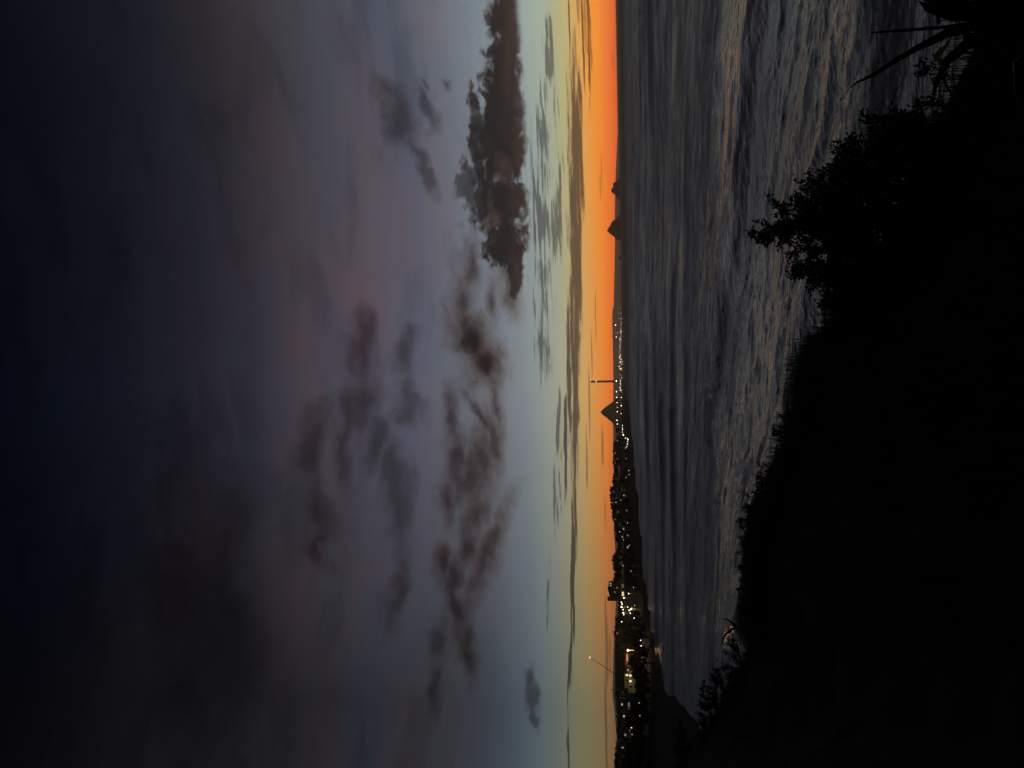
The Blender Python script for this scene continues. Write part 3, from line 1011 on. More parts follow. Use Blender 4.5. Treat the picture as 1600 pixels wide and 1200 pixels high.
CROWNS = [crown_mesh(100 + i, 420, 1.25, 8 + i % 4, 0.8 + 0.12 * i) for i in range(6)]
for c_ in CROWNS:
    c_.materials.append(M_TREE)
_tm = MB().tube([(0, 0, -0.15), (0.03, 0.0, 0.3), (0.0, 0.02, 0.62)], [0.05, 0.038, 0.02], 6)
_tm.tube([(0.02, 0, 0.3), (0.22, 0.1, 0.6)], [0.022, 0.01], 5).tube([(0.02, 0, 0.26), (-0.2, -0.12, 0.55)], [0.022, 0.01], 5)
_t0 = _tm.build('trunk', M_BARK)
TRUNK = _t0.data
bpy.data.objects.remove(_t0)


def far_tree(p, h, w, i, label, group):
    t = empty('tree', p, random.uniform(0, 6.28))
    for nm, me in (('trunk', TRUNK), ('crown', CROWNS[i % len(CROWNS)])):
        o = bpy.data.objects.new(nm, me)
        COL.objects.link(o)
        o.parent = t
        o.scale = (w, w, h)
    tag(t, label, 'tree', group)
    return t


# ---- chimney of the old power station
_c = at(972, 595.6, 4850)
ch = empty('power_station_chimney', (_c.x, _c.y, 2.0), face_eye(_c))
CH_H = zat(923.2, 595.6, 4850) - 2.0
MB().tube([(0, 0, -2), (0, 0, CH_H * 0.5), (0, 0, CH_H - 6)], [7.4, 6.7, 6.2], 24).build('shaft', M_CHIM, ch, True)
MB().tube([(0, 0, CH_H - 6), (0, 0, CH_H)], [6.6, 6.6], 24).build('rim', M_CHIM, ch)
MB().tube([(0, 0, CH_H - 36), (0, 0, CH_H - 34.6)], [7.0, 7.0], 24).build('gallery', M_CHIM, ch)
for _k in (-1, 0, 1):
    MB().ball((_k * 5.6, -6.6 + abs(_k) * 3.0, CH_H - 33.4), 1.5, 8, 6).build('beacon', E_WARM, ch)
tag(ch, 'very tall thin concrete chimney with beacons below its top', 'chimney')

# ---- port: sheds, tanks and lamps
for _i, (py, w, h, dist, lab) in enumerate([(536, 70, 22, 4560, 'long dark port shed with a curved lamp row beneath it, nearest the islands'), (576, 60, 16, 4540, 'wide low port shed between the long shed and the chimney'),
                                            (613, 46, 20, 4600, 'dark port shed at the foot of the chimney'), (626, 34, 16, 4560, 'small port shed between chimney and rock hill')]):
    c = at(972.5, py, dist)
    t = empty('port_shed', (c.x, c.y, 3.0), face_eye(c))
    MB().box((0, 0, h * 0.35), (w, 30, h * 0.7 + 2)).build('wall', M_WALL_G, t)
    m = MB()
    for s_ in range(6):
        a0, a1 = math.pi * s_ / 6, math.pi * (s_ + 1) / 6
        m.add([(-w / 2 * math.cos(a0), -15.5, h * 0.7 + h * 0.3 * math.sin(a0)), (-w / 2 * math.cos(a1), -15.5, h * 0.7 + h * 0.3 * math.sin(a1)),
               (-w / 2 * math.cos(a1), 15.5, h * 0.7 + h * 0.3 * math.sin(a1)), (-w / 2 * math.cos(a0), 15.5, h * 0.7 + h * 0.3 * math.sin(a0))], [(0, 1, 2, 3)])
        m.add([(0, -15.4, h * 0.7), (-w / 2 * math.cos(a1), -15.4, h * 0.7 + h * 0.3 * math.sin(a1)), (-w / 2 * math.cos(a0), -15.4, h * 0.7 + h * 0.3 * math.sin(a0))], [(0, 1, 2)])
    m.build('roof', M_ROOF, t)
    for k in range(3):
        MB().box(((k - 1) * w * 0.3, -15.1, h * 0.22), (w * 0.16, 0.5, h * 0.44)).build('door', M_DOOR, t)
    tag(t, lab, 'shed', 'port sheds')
for _i, (py, rad) in enumerate([(586, 14), (591, 11), (604, 13)]):
    c = at(972.5, py, 4640)
    t = empty('storage_tank', (c.x, c.y, 3.0))
    MB().tube([(0, 0, -1), (0, 0, 13)], [rad, rad], 20).build('wall', M_WALL_C, t)
    MB().tube([(0, 0, 13), (0, 0, 15)], [rad, 0.6], 20).build('roof', M_METAL, t)
    tag(t, ['larger pale storage tank on the islands side of the chimney', 'smaller pale storage tank beside the larger one before the chimney', 'pale storage tank on the rock hill side of the chimney'][_i], 'tank', 'port storage tanks')

MASTS = [(961.8, 508, 4.6), (963, 526.5, 3.6), (963, 595.3, 5.2), (963, 612, 4.4), (963.7, 621, 3.8), (964, 629, 3.2), (964.5, 636.6, 2.6), (964.5, 643.4, 3.6), (963.9, 656.5, 4.4), (964.6, 662.4, 3.6)]
for i, (px, py, sz) in enumerate(MASTS):
    where = 'the very tall chimney' if abs(py - 595.3) < 1 else None
    lab = ('brightest port floodlight mast, right at the foot of the chimney' if where else
           'tall port floodlight mast, %s of ten counting from the islands side' % ORD[i])
    flood_mast(px, py, 4500, E_WHITE, sz * 0.62, lab, 'floodlight masts of the port')
SMALL = [(966, 481.5), (966.5, 489.2), (966.5, 497.6), (965.4, 520.2), (962.4, 520.2)]
for i, (px, py) in enumerate(SMALL):
    flood_mast(px, py, 4700, E_DIM, 1.7, 'faint mast light above the breakwater, %s from the islands side' % ORD[i], 'faint mast lights at the breakwater')
QUAY = [(970, 481, 1.0, 'd', 1), (969.6, 490, 1.4, 'd', 1), (970.2, 498, 2.0, 'd', 1.6), (970.3, 503, 1.8, 'd', 1.4), (970, 508.4, 1.5, 'y', 1), (970.4, 511, 1.4, 'd', 1), (969.4, 514.5, 1.6, 'w', 1),
        (970, 518, 3.0, 'w', 1), (970.3, 521.2, 1.8, 'y', 1), (970.3, 526, 1.7, 'w', 1.6), (968.2, 529.2, 2.6, 'w', 1), (970.4, 530, 1.7, 'w', 1.4), (968.8, 531.7, 1.9, 'w', 1), (968.8, 535.3, 1.9, 'w', 1),
        (968.8, 539.3, 1.9, 'w', 1), (968.4, 543, 2.3, 'w', 1), (968.8, 546.6, 1.7, 'w', 1), (967.6, 549.5, 1.6, 'y', 1), (969, 551.6, 1.5, 'y', 1), (969, 555, 2.6, 'w', 1), (968.3, 558, 3.4, 'w', 1),
        (970.4, 561.6, 2.6, 'y', 1), (967.6, 560.5, 1.6, 'y', 1), (969, 565.6, 3.6, 'w', 1), (972.6, 565, 1.8, 'w', 1), (971, 569, 2.0, 'y', 1), (967.6, 572.6, 2.8, 'w', 1), (970, 576, 3.4, 'y', 1.2), (968, 577, 2.0, 'y', 1),
        (971.5, 579.5, 1.6, 'w', 1), (969.4, 585.6, 1.7, 'd', 1), (971.5, 587.2, 1.5, 'd', 1), (971.3, 590.4, 1.9, 'w', 1), (969, 593.8, 2.0, 'w', 1), (969.3, 596.6, 2.4, 'y', 1), (969, 599.4, 2.4, 'w', 1), (969.4, 601.6, 2.0, 'y', 1),
        (972.4, 604.4, 1.8, 'y', 1), (969, 605, 2.4, 'w', 1), (969, 607.4, 2.6, 'w', 1), (969.4, 610, 2.6, 'w', 1), (971.6, 610, 2.2, 'y', 1), (971.6, 612.6, 1.6, 'w', 1), (973.3, 614.5, 1.4, 'w', 1.5), (971, 621, 3.6, 'y', 1),
        (972.6, 627, 1.6, 'd', 2), (971.2, 630, 1.8, 'y', 1.2), (971, 634, 4.0, 'w', 1), (972, 642, 2.0, 'w', 1), (970.6, 646, 3.0, 'y', 1), (971.6, 649.2, 2.2, 'y', 1),
        (972.7, 480, 1.0, 'd', 2), (972.6, 489, 1.0, 'd', 2), (972.6, 497, 1.1, 'd', 2), (972.8, 506.5, 1.5, 'd', 2.2), (972.6, 519, 1.2, 'd', 1.6)]  # this row: lamp reflections at the water's edge, modelled as dim glowing heads
QUAY.sort(key=lambda q: (q[1], q[0]))
for i, (px, py, sz, c, wd) in enumerate(QUAY):
    colour = {'w': 'white', 'y': 'yellow', 'd': 'dim'}[c]
    low = ' or lamp reflection at the water' if px > 972.3 else ''
    port_lamp(px, py, 4480 if px > 972.2 else 4520, {'w': E_PORTW, 'y': E_PORTY, 'd': E_DIM}[c], sz * (1.0 if c == 'y' else 0.8),
              '%s quay lamp%s, %s along the port from the islands side' % (colour, low, ORD[i]), 'quay lamps of the port', wd)
# thin crane standing behind the port
c = at(962, 524.6, 4700)
t = empty('harbour_crane', (c.x, c.y, 3.0), face_eye(c))
_h = zat(954.5, 524.6, 4700) - 3
MB().tube([(0, 0, -1), (0, 0, _h)], [1.6, 0.9], 6).build('tower', M_METAL, t)
MB().tube([(-5, 0, _h * 0.93), (7, 0, _h)], [0.8, 0.5], 6).build('jib', M_METAL, t)
tag(t, 'thin harbour crane rising over the far hills above the port', 'crane')

# ---- road of lamps from the port down to the town
ROAD = [(972.6, 664.8, 1.5), (972.4, 668.6, 1.6), (972.8, 671.4, 1.7), (972.5, 675.4, 1.4), (973.9, 679.6, 2.4), (977.4, 684.6, 1.4), (980.2, 685, 1.2), (981.3, 687, 0.9), (980.6, 689.7, 1.3), (980.5, 693.8, 1.5), (979.4, 697.6, 1.2), (977.5, 699.8, 1.0)]
for i, (px, py, sz) in enumerate(ROAD):
    p, z, r = on_land(px, py, 7.5)
    t = street_lamp(px, py, E_TOWN if i != 7 else E_ORNG, sz * 0.46, 'white lamp on the shore road below the rock hill, %s from the port' % ORD[i], 'lamps on the shore road to the port', 7.5)

# ---- trees of the town skyline
SKY_TREES = [(672, 962.8), (682, 964), (728, 959.6), (734, 960), (741, 959.2), (747, 958.6), (752, 958), (764, 955.6), (770, 954.6), (776, 953.8), (782, 954.2), (788, 955), (794, 956.4), (801, 958.6), (808, 960), (815, 960.4), (822, 960.8),
             (829, 961.6), (835, 963.5), (841, 965.2), (847, 966.6), (853, 965.8), (859, 964.5), (865, 961.5), (870, 959.4), (875, 958.3), (880, 958.4), (885, 959.6), (891, 961), (896, 961.2), (901, 961.8), (906, 960.5), (942, 966.8), (949, 966.4), (956, 966.2), (962, 965.8),
             (967, 963.8), (973, 965), (979, 963.4), (985, 962.8), (991, 961.8), (997, 963.5), (1003, 964), (1009, 964.4), (1016, 963.6), (1083, 962), (1089, 962.8), (1095, 964), (1101, 965), (1107, 965.5), (1113, 965.8), (1119, 965.4),
             (1125, 966), (1131, 966.2), (1138, 966.8), (1145, 966.6), (1152, 967.4), (1159, 967), (1166, 965.4), (1173, 963), (1179, 963.4), (1186, 964.2), (1193, 963.2), (1200, 962.8)]


def count_from_block(py):
    return 'towards the port' if py < 905 else 'towards the bent pole'


_n = {0: 0, 1: 0}
_order = sorted([t_ for t_ in SKY_TREES if t_[0] < 908], key=lambda t_: -t_[0]) + [t_ for t_ in SKY_TREES if t_[0] >= 908]
for i, (py, px) in enumerate(_order):
    side = 0 if py < 908 else 1
    a = math.degrees(az_of(py))
    rd = float(np.interp(a, _CA, _CR)) * random.uniform(0.97, 1.0)
    top = at(px - random.uniform(0.0, 0.8), py, rd)
    gz = coast_z(top.x, top.y)
    h = max(4.0, top.z - gz) / 0.93
    w = min(h, 9.0) * random.uniform(0.6, 0.9)
    lab = 'dark round-topped tree on the town skyline, %s from the apartment block %s' % (ORD[_n[side]], 'towards the port' if side == 0 else 'towards the bent pole')
    _n[side] += 1
    far_tree((top.x, top.y, gz), h, w, i, lab, 'trees along the town skyline')
SLOPE_TREES = [(972, 735), (970, 752), (974, 786), (968, 808), (972, 820), (976, 845), (980, 868), (972, 872), (982, 895), (978, 880), (984, 908), (990, 912), (984, 965), (988, 978), (982, 985), (990, 995), (978, 990), (980, 1003),
               (996, 1036), (998, 1052), (995, 1064), (998, 1072), (990, 1090), (994, 1100), (986, 1118), (992, 1122), (996, 1130), (1004, 1150), (1000, 1165), (1006, 1180), (1012, 1194), (982, 1125)]
SLOPE_TREES.sort(key=lambda q: q[1])
for i, (px, py) in enumerate(SLOPE_TREES):
    p, z, r = on_land(px, py, 7.0)
    h = random.uniform(6, 9)
    far_tree(p, h, h * random.uniform(0.6, 0.85), i + 3, 'dark tree on the slope below the town skyline, %s of those from the port side' % ORD[i], 'trees on the slope below the skyline')

# ---- houses and lamps of the hillside
HOUSES = [(964.6, 688.6, 'w'), (964.1, 696.3, 'd'), (961, 707.8, 'w'), (964.7, 717, 'd'), (960.8, 723.8, 'd'), (978.4, 716.6, 'd'), (978.2, 746, 'd'), (960.7, 755.6, 'd'), (971.5, 763.6, 'w'), (974.9, 766, 'd'), (958.6, 768.4, 'd'), (974.8, 774, 'w'), (962.3, 784.8, 'w'),
          (959.2, 792.8, 'd'), (965.6, 799.8, 'd'), (961, 806, 'd'), (979.1, 797.6, 'd'), (976.2, 816, 'd'), (961.3, 811.6, 'd'), (966.4, 827.4, 'd'), (974.2, 826.4, 'w'), (969.3, 836, 'w'), (972.4, 838.8, 'w'), (981, 836.4, 'd'), (965.5, 841.6, 'd'), (979.1, 852.4, 'd'),
          (980.8, 855, 'w'), (977.6, 858.5, 'd'), (971.2, 975.2, 'w'), (964.4, 989.6, 'd'), (967.4, 1008.6, 'w'), (969, 1015.5, 'w'), (969.4, 1096, 'y'), (971.9, 1100.6, 'w'), (971, 1103.3, 'w'), (975, 1119.3, 'w'), (977, 1148.2, 'd'), (973, 1169.2, 'w'),
          (978.5, 1181.6, 'w'), (974.1, 1183, 'd'), (979.4, 1199, 'w')]
for i, (px, py, c) in enumerate(sorted(HOUSES, key=lambda q: q[1])):
    wall = [M_WALL_D, M_WALL_G, M_WALL_B][i % 3]
    lit = {'w': E_WINW, 'd': E_WIND, 'y': E_YELL}[c]
    gable_house(px, py, random.uniform(8, 11), random.uniform(7, 10), random.uniform(3.4, 5.2), lit,
                'small house with one %s window on the hillside, %s from the port side' % ({'w': 'bright', 'd': 'faintly lit', 'y': 'warm yellow'}[c], ORD[i]), wall, tall=3.4, turn=random.uniform(-0.25, 0.25))
STREET = [(960.6, 720.6), (982.6, 735), (983, 741.6), (969.9, 781.5), (978, 775), (980.4, 817), (973.6, 822.6), (968.4, 831), (973.9, 843.5), (973.6, 848.8), (983.2, 852), (973.2, 855), (973.6, 884), (987.9, 883.4), (986.1, 892.2), (988.2, 898), (989.9, 918), (991.3, 946.1),
          (968.6, 985.6), (975.2, 1119.4), (998.5, 1082.7), (998.6, 1098.2), (985.6, 1102), (999.7, 1118.2), (1002.5, 1144.8), (981.6, 1194.5)]
STREET = sorted(set(STREET), key=lambda q: q[1])
for i, (px, py) in enumerate(STREET):
    street_lamp(px, py, E_WIND if i % 3 == 0 else E_TOWN, 0.34 if i % 3 == 0 else 0.36, 'small white street lamp on the dark town slope, %s from the port side' % ORD[i], 'street lamps on the town slope')
WALK = [(984.6, 958), (988.8, 962.8), (990.8, 965.6), (993, 970.2), (993.2, 980.3), (1000.3, 988.6), (1000.4, 992.4), (1001, 1000.5), (1001.7, 1009), (1002, 1013), (1002.3, 1021), (1003, 1033), (1004, 1043.5), (1004.6, 1050), (1004.8, 1053)]
for i, (px, py) in enumerate(WALK):
    street_lamp(px, py, E_WHITE, 0.42, 'white lamp of the foreshore walk below the town, %s from the apartment block' % ORD[i], 'lamps along the foreshore walk', 4.5)

# ---- apartment block
_p, _z, _r = on_land(984, 921, 1.0, 780, 880)
BLK_R = 850.0
bc = at(984, 920.5, BLK_R)
bz = coast_z(bc.x, bc.y)
ab = empty('apartment_block', (bc.x, bc.y, bz), face_eye(bc))
PX = BLK_R / FPX
W_, top_ = 19 * PX * 1.06, zat(953, 920, BLK_R) - bz
MB().box((0, 8, top_ / 2 - 2), (W_ + 2, 16, top_ + 4)).build('wall', M_WALL_B, ab)
apex = zat(949.2, 921, BLK_R) - bz
rf = MB().add([(-W_ / 2 - 1.3, -0.6, top_), (W_ / 2 + 1.3, -0.6, top_), (W_ / 2 + 1.3, 16.6, top_), (-W_ / 2 - 1.3, 16.6, top_), (0, -0.6, apex), (0, 16.6, apex)],
              [(0, 4, 5, 3), (4, 1, 2, 5), (0, 1, 4), (2, 3, 5), (3, 2, 1, 0)]).build('roof', M_ROOF, ab)
for k, hx in enumerate((4.6, 6.0, 7.0)):
    MB().tube([(hx, 3, top_ - 0.2), (hx + 0.4, 3, top_ + 1.6 - 0.5 * k), (hx + 0.9, 3, top_ + 2.2 - 0.9 * k)], 0.32, 6).build('vent_pipe', M_METAL, rf)
_fl = 7
LITW = {(6, 5): E_WINW, (6, 4): E_WINW, (1, 2): E_WINW, (3, 3): E_WIND, (4, 1): E_WIND}
for fl in range(_fl):
    zf = top_ * (fl + 0.62) / _fl
    for cx in range(6):
        x = (cx - 2.5) * W_ / 6.4
        wn = MB().box((x, -0.03, zf), (1.35, 0.14, 1.5)).build('window', LITW.get((fl, cx), M_GLASS), ab)
        MB().box((x, -0.1, zf - 0.83), (1.65, 0.3, 0.14)).build('sill', M_WALL_G, wn)
sl_top = zat(949.6, 935, BLK_R) - bz
slx = -(W_ / 2 + 1.0 + 6 * PX / 2)
MB().box((slx, 5, sl_top / 2 - 2), (6.2 * PX, 12, sl_top + 4)).build('lift_tower', M_WALL_B, ab)
MB().box((slx, 5, sl_top + 0.15), (6.6 * PX, 12.6, 0.3)).build('tower_cap', M_ROOF, ab)
pod = MB().box((1.0, -3.0, 1.6), (20, 6, 5.2)).build('podium', M_WALL_C, ab)
for k, x in enumerate((-6.5, -5.0, -3.5, 2.0, 4.0)):
    MB().box((x, -6.08, 2.0), (1.1, 0.14, 2.0)).build('window', E_WIN if k < 3 else E_WIND, pod)
MB().box((0, -6.1, 0.6), (1.4, 0.16, 2.4)).build('door', M_DOOR, pod)
tag(ab, 'tall brown apartment block with gabled top and flat lift tower, highest on the skyline', 'apartment block')

# ---- lamps that light the street around the apartment block
CLUSTER = [(971, 941, 0.55, 'a', 0), (972, 944, 0.55, 'a', 0), (971, 948.4, 0.8, 'a', 1000), (973.6, 952.6, 0.5, 'a', 0), (973.6, 957.6, 0.75, 'y', 900), (974.6, 960.4, 0.6, 'y', 0), (986, 951.4, 0.8, 'a', 1000), (983, 953.6, 0.55, 'o', 700), (980.6, 948.6, 0.4, 'o', 0),
           (971.5, 971.4, 0.5, 'a', 0), (974.8, 934.4, 0.6, 'a', 350), (982.2, 927.6, 0.6, 'y', 250)]
for i, (px, py, sz, c, en) in enumerate(sorted(CLUSTER, key=lambda q: q[1])):
    street_lamp(px, py, {'a': E_WARM, 'y': E_YELL, 'o': E_ORNG}[c], sz, '%s street lamp in the bright cluster, %s from the apartment block side' % ({'a': 'warm white', 'y': 'yellow', 'o': 'orange'}[c], ORD[i]), 'bright lamps beside the apartment block', 6.0, en, (1.0, 0.66, 0.34))

# ---- the big orange lamp and its terraces
street_lamp(981, 1016, E_ORNG, 1.0, 'brightest orange flood lamp of the shore, above the lit terraces', 'bright lamps beside the apartment block', 9.0, 3500, (1.0, 0.55, 0.22), cat='flood lamp')


def at_ground(py, r, px=985.0):
    c_ = at(px, py, r)
    return Vector((c_.x, c_.y, coast_z(c_.x, c_.y)))


def terrace_building():
    r = 520.0
    k = r / FPX
    c_ = at_ground(1037, r)
    t = empty('terrace_building', c_, face_eye(c_))
    z0 = c_.z
    zt = zat(977, 1037, r) - z0
    w = 31 * k
    MB().box((0, 5, zt / 2 - 1), (w, 9, zt + 2)).build('wall', M_WALL_B, t)
    for i, px in enumerate((980.5, 984.6, 989)):
        zz = zat(px, 1037, r) - z0
        fl = MB().box((0, -0.6, zz), (w, 2.4, 0.22)).build('balcony', M_WALL_G, t)
        MB().box((0, -1.75, zz + 0.95), (w, 0.06, 0.06)).build('rail', M_METAL, fl)
    for i, (px, py, mat, ww) in enumerate([(980, 1028, E_ORNG_WIN, 9 * k), (984.8, 1032.4, E_WINW, 1.2), (979, 1032.6, E_RED_WIN, 1.6), (981, 1046, E_WINW, 1.3), (989, 1037, E_WIND, 1.6), (978.6, 1037, E_RED_WIN, 1.1)]):
        zz = zat(px, py, r) - z0
        x = (1037 - py) * k
        MB().box((x, 0.44, zz), (ww, 0.16, 1.0)).build('window', mat, t)
    MB().box((0, 5, zt + 0.2), (w + 0.8, 10, 0.4)).build('roof', M_ROOF, t)
    soft_light('terrace_light', t, (2 * k, -3.0, zat(983.5, 1033, r) - z0), 200, (1.0, 0.5, 0.25), 0.3)
    tag(t, 'long terraced building with balconies under orange light, below the orange flood lamp', 'building')


def cream_building():
    r = 500.0
    k = r / FPX
    c_ = at_ground(1066, r)
    t = empty('cream_building', c_, face_eye(c_))
    z0 = c_.z
    for (y0, y1, pt, d0, nm) in ((1054.5, 1074, 976.2, 6.0, 'upper_block'), (1050.5, 1080, 982.4, 0.0, 'lower_block')):
        zt = zat(pt, (y0 + y1) / 2, r) - z0
        x = (1066 - (y0 + y1) / 2) * k
        w = (y1 - y0) * k
        b = MB().box((x, d0 + 3, zt / 2 - 1.0), (w, 6, zt + 2.0)).build(nm, M_WALL_C, t)
        MB().box((x, d0 + 3, zt + 0.12), (w + 0.4, 6.4, 0.24)).build('roof_edge', M_WALL_G, b)
    for px, py, d0 in ((979.6, 1056.4, 6.0), (984.9, 1057, 0.0), (985, 1064.6, 0.0), (980.5, 1064, 6.0), (985.5, 1072, 0.0)):
        zz = zat(px, py, r) - z0
        lit = E_WIN if py < 1066 and px != 980.5 else M_GLASS
        w_ = MB().box(((1066 - py) * k, d0 - 0.04, zz), (1.0, 0.14, 1.35)).build('window', lit, t)
        MB().box(((1066 - py) * k, d0 - 0.1, zz - 0.75), (1.25, 0.28, 0.12)).build('sill', M_WALL_G, w_)
    soft_light('yard_light', t, (3.0, -7.0, 6.5), 420, (1.0, 0.78, 0.42), 0.4)
    tag(t, 'cream two-step building with yellow windows, lit below the bent pole', 'building')


E_ORNG_WIN = glow('orange_lit_window', (1.0, 0.34, 0.10), 0.8)
E_RED_WIN = glow('red_lit_window', (1.0, 0.16, 0.06), 0.25)
terrace_building()
cream_building()


def long_building():
    r = 360.0
    k = r / FPX
    c_ = at_ground(1172, r, 990)
    t = empty('long_building', c_, face_eye(c_))
    z0 = c_.z
    zt = zat(983.4, 1170, r) - z0
    w = 80 * k
    MB().box((0, 5, zt / 2 - 1), (w, 10, zt + 2)).build('wall', M_WALL_G, t)
    MB().box((0, 4.6, zt + 0.12), (w + 0.8, 11.2, 0.24)).build('roof', M_ROOF, t)
    for px, py, mat, ww, hh in ((987.6, 1137.2, E_WIN, 0.5, 1.1), (988, 1141.4, E_WINW, 0.6, 0.9), (988, 1145.2, E_YELL, 1.1, 1.2), (988, 1152.4, E_WIN, 0.9, 1.1), (988.5, 1160, M_GLASS, 1.2, 1.2), (988.8, 1168, M_GLASS, 1.2, 1.2), (989.2, 1175.5, M_GLASS, 1.2, 1.2),
                                (991.6, 1183.2, E_BLUE, 1.9, 1.5), (991.4, 1194.4, E_WINW, 0.45, 0.5), (992.4, 1199.2, E_PALE, 2.2, 1.6)):
        zz = zat(px, py, r) - z0
        w_ = MB().box(((1172 - py) * k, -0.04, zz), (ww, 0.14, hh)).build('window', mat, t)
        MB().box(((1172 - py) * k, -0.1, zz + hh / 2 + 0.06), (ww + 0.2, 0.24, 0.1)).build('frame', M_WALL_C, w_)
    MB().box((-4, -0.05, 0.9), (1.0, 0.14, 2.1)).build('door', M_DOOR, t)
    soft_light('porch_light', t, (9.0, -3.0, 3.5), 60, (1.0, 0.85, 0.5), 0.3)
    tag(t, 'long low building with yellow windows and two blue-lit ones at the frame edge', 'building')


long_building()


def hall_building():
    r = 700.0
    k = r / FPX
    c_ = at_ground(1047, r)
    t = empty('flat_roofed_hall', c_, face_eye(c_))
    z0 = c_.z
    zt = zat(961.6, 1047, r) - z0
    w = 57 * k
    MB().box((0, 7, zt / 2 - 2), (w, 14, zt + 4)).build('wall', M_WALL_D, t)
    MB().box((0, 7, zt + 0.15), (w + 0.6, 14.6, 0.3)).build('roof', M_ROOF, t)
    MB().tube([(-(1074.5 - 1047) * k, 2, zt), (-(1074.5 - 1047) * k, 2, zat(955, 1074.5, r) - z0)], 0.35, 6).build('roof_mast', M_METAL, t)
    for i in range(7):
        MB().box(((i - 3) * w / 7.5, -0.04, zt * 0.6), (2.0, 0.14, 1.4)).build('window', M_GLASS, t)
    tag(t, 'wide dark flat-roofed hall behind the lit terraces', 'building')


hall_building()
# small kiosk with a lit square sign, in front of the cream building
c_ = at_ground(1042.4, 400.0, 996)
t = empty('kiosk', c_, face_eye(c_))
_k = 400.0 / FPX
zs = zat(995, 1042.4, 400.0) - c_.z
MB().box((0, 1.6, zs / 2 + 0.1), (3.4, 3.0, max(2.6, zs + 1.6))).build('wall', M_WALL_D, t)
MB().box((0, 1.5, zs + 1.1), (4.2, 4.0, 0.2)).build('roof', M_ROOF, t)
fr = MB().box((0, -0.02, zs), (1.7, 0.12, 1.5)).build('lit_sign', E_WIN, t)
MB().box((0.1, -0.1, zs), (1.0, 0.06, 0.22)).build('sign_bar', M_WALL_D, fr)
tag(t, 'little kiosk with a lit yellow square sign on the foreshore', 'kiosk')
# garage with its lit opening
c_ = at_ground(1106, 520.0, 984)
t = empty('garage', c_, face_eye(c_))
zs = zat(983, 1106, 520.0) - c_.z
MB().box((0, 3, zs * 0.5), (6.0, 6, zs + 1.2)).build('wall', M_WALL_C, t)
MB().box((0, 3, zs + 0.75), (6.6, 6.6, 0.3)).build('roof', M_ROOF, t)
MB().box((-0.6, -0.05, zs * 0.4), (3.0, 0.14, zs * 0.8)).build('door', M_GLASS, t)
soft_light('garage_light', t, (2.4, -2.0, zs + 0.2), 45, (0.9, 0.95, 1.0), 0.2)
tag(t, 'pale garage lit by one lamp between the cream and the long building', 'garage')
# curved lit retaining wall along the promenade
pts = [at_ground(py, r, px) for px, py, r in ((992.6, 998, 395), (993.2, 1006, 390), (993.8, 1014, 384), (994.6, 1022, 376), (996, 1030, 366), (998.6, 1040, 352), (1000.4, 1050, 342))]
m = MB()
for i in range(len(pts) - 1):
    a_, b_ = pts[i], pts[i + 1]
    n_ = Vector((b_.y - a_.y, a_.x - b_.x, 0)).normalized() * 0.2
    lo, hi = -0.6, 1.9
    m.add([a_ - n_ + Vector((0, 0, lo)), b_ - n_ + Vector((0, 0, lo)), b_ - n_ + Vector((0, 0, hi)), a_ - n_ + Vector((0, 0, hi)), a_ + n_ + Vector((0, 0, lo)), b_ + n_ + Vector((0, 0, lo)), b_ + n_ + Vector((0, 0, hi)), a_ + n_ + Vector((0, 0, hi))],
          [(0, 1, 2, 3), (5, 4, 7, 6), (3, 2, 6, 7), (4, 0, 3, 7), (1, 5, 6, 2)])
wl = m.build('promenade_wall', M_WALL_C)
tag(wl, 'curving pale promenade wall under the orange flood lamp', 'wall')
for i, (px, py) in enumerate(((995, 1018.2), (995.2, 1022), (995.6, 1027.2))):
    street_lamp(px, py, E_YELL, 0.34, 'yellow wall lamp on the curving promenade wall, %s from the apartment block' % ORD[i], 'yellow lamps on the promenade wall', 4.0, 160, (1.0, 0.8, 0.42), 355, 400)

# ---- the tall bent pole with its red ball
WR = 560.0
base = at_ground(1060, WR, 985)
wand = empty('bent_pole', base)
P = [Vector((0, 0, -0.5))] + [at(px, py, WR) - base for px, py in ((980, 1058.6), (970, 1056.2), (961, 1052.6), (954, 1048.6), (946, 1043.4), (938, 1038), (930, 1032.6), (921.6, 1027.4))]
MB().tube(P, [0.34, 0.32, 0.29, 0.26, 0.23, 0.2, 0.17, 0.15, 0.13], 8).build('pole', M_DOOR, wand, True)
MB().ball(P[-1], 0.62, 10, 8).build('glowing_ball', E_RED, wand, True)
MB().tube([(0, 0, -0.8), (0, 0, 0.5)], [1.1, 0.9], 12).build('footing', M_WALL_G, wand)
tag(wand, 'tall slender bent pole with a glowing red ball at its tip', 'sculpture')
# houses with square tops on the ridge by the rock hill
for i, (py, w, pt) in enumerate(((694, 9, 958.2), (703, 8, 958), (715, 8, 958))):
    c_ = at_ground(py, 1230)
    t = empty('ridge_house', c_, face_eye(c_))
    h = zat(pt, py, 1230) - c_.z
    MB().box((0, 3, h / 2 - 1), (w * 1.02, 7, h + 2)).build('wall', M_WALL_G, t)
    MB().box((0, 3, h + 0.12), (w * 1.02 + 0.8, 7.8, 0.24)).build('roof', M_ROOF, t)
    for k in (-1, 1):
        MB().box((k * w * 0.25, -0.55, h * 0.65), (1.6, 0.14, 1.3)).build('window', M_GLASS, t)
    MB().box((0, -0.55, 1.0), (0.9, 0.12, 2.0)).build('door', M_DOOR, t)
    tag(t, ['square flat-topped house on the ridge, nearest the rock hill', 'square flat-topped house in the middle of three on the ridge', 'square flat-topped house on the ridge, farthest from the rock hill'][i], 'house', 'flat-topped houses on the ridge')

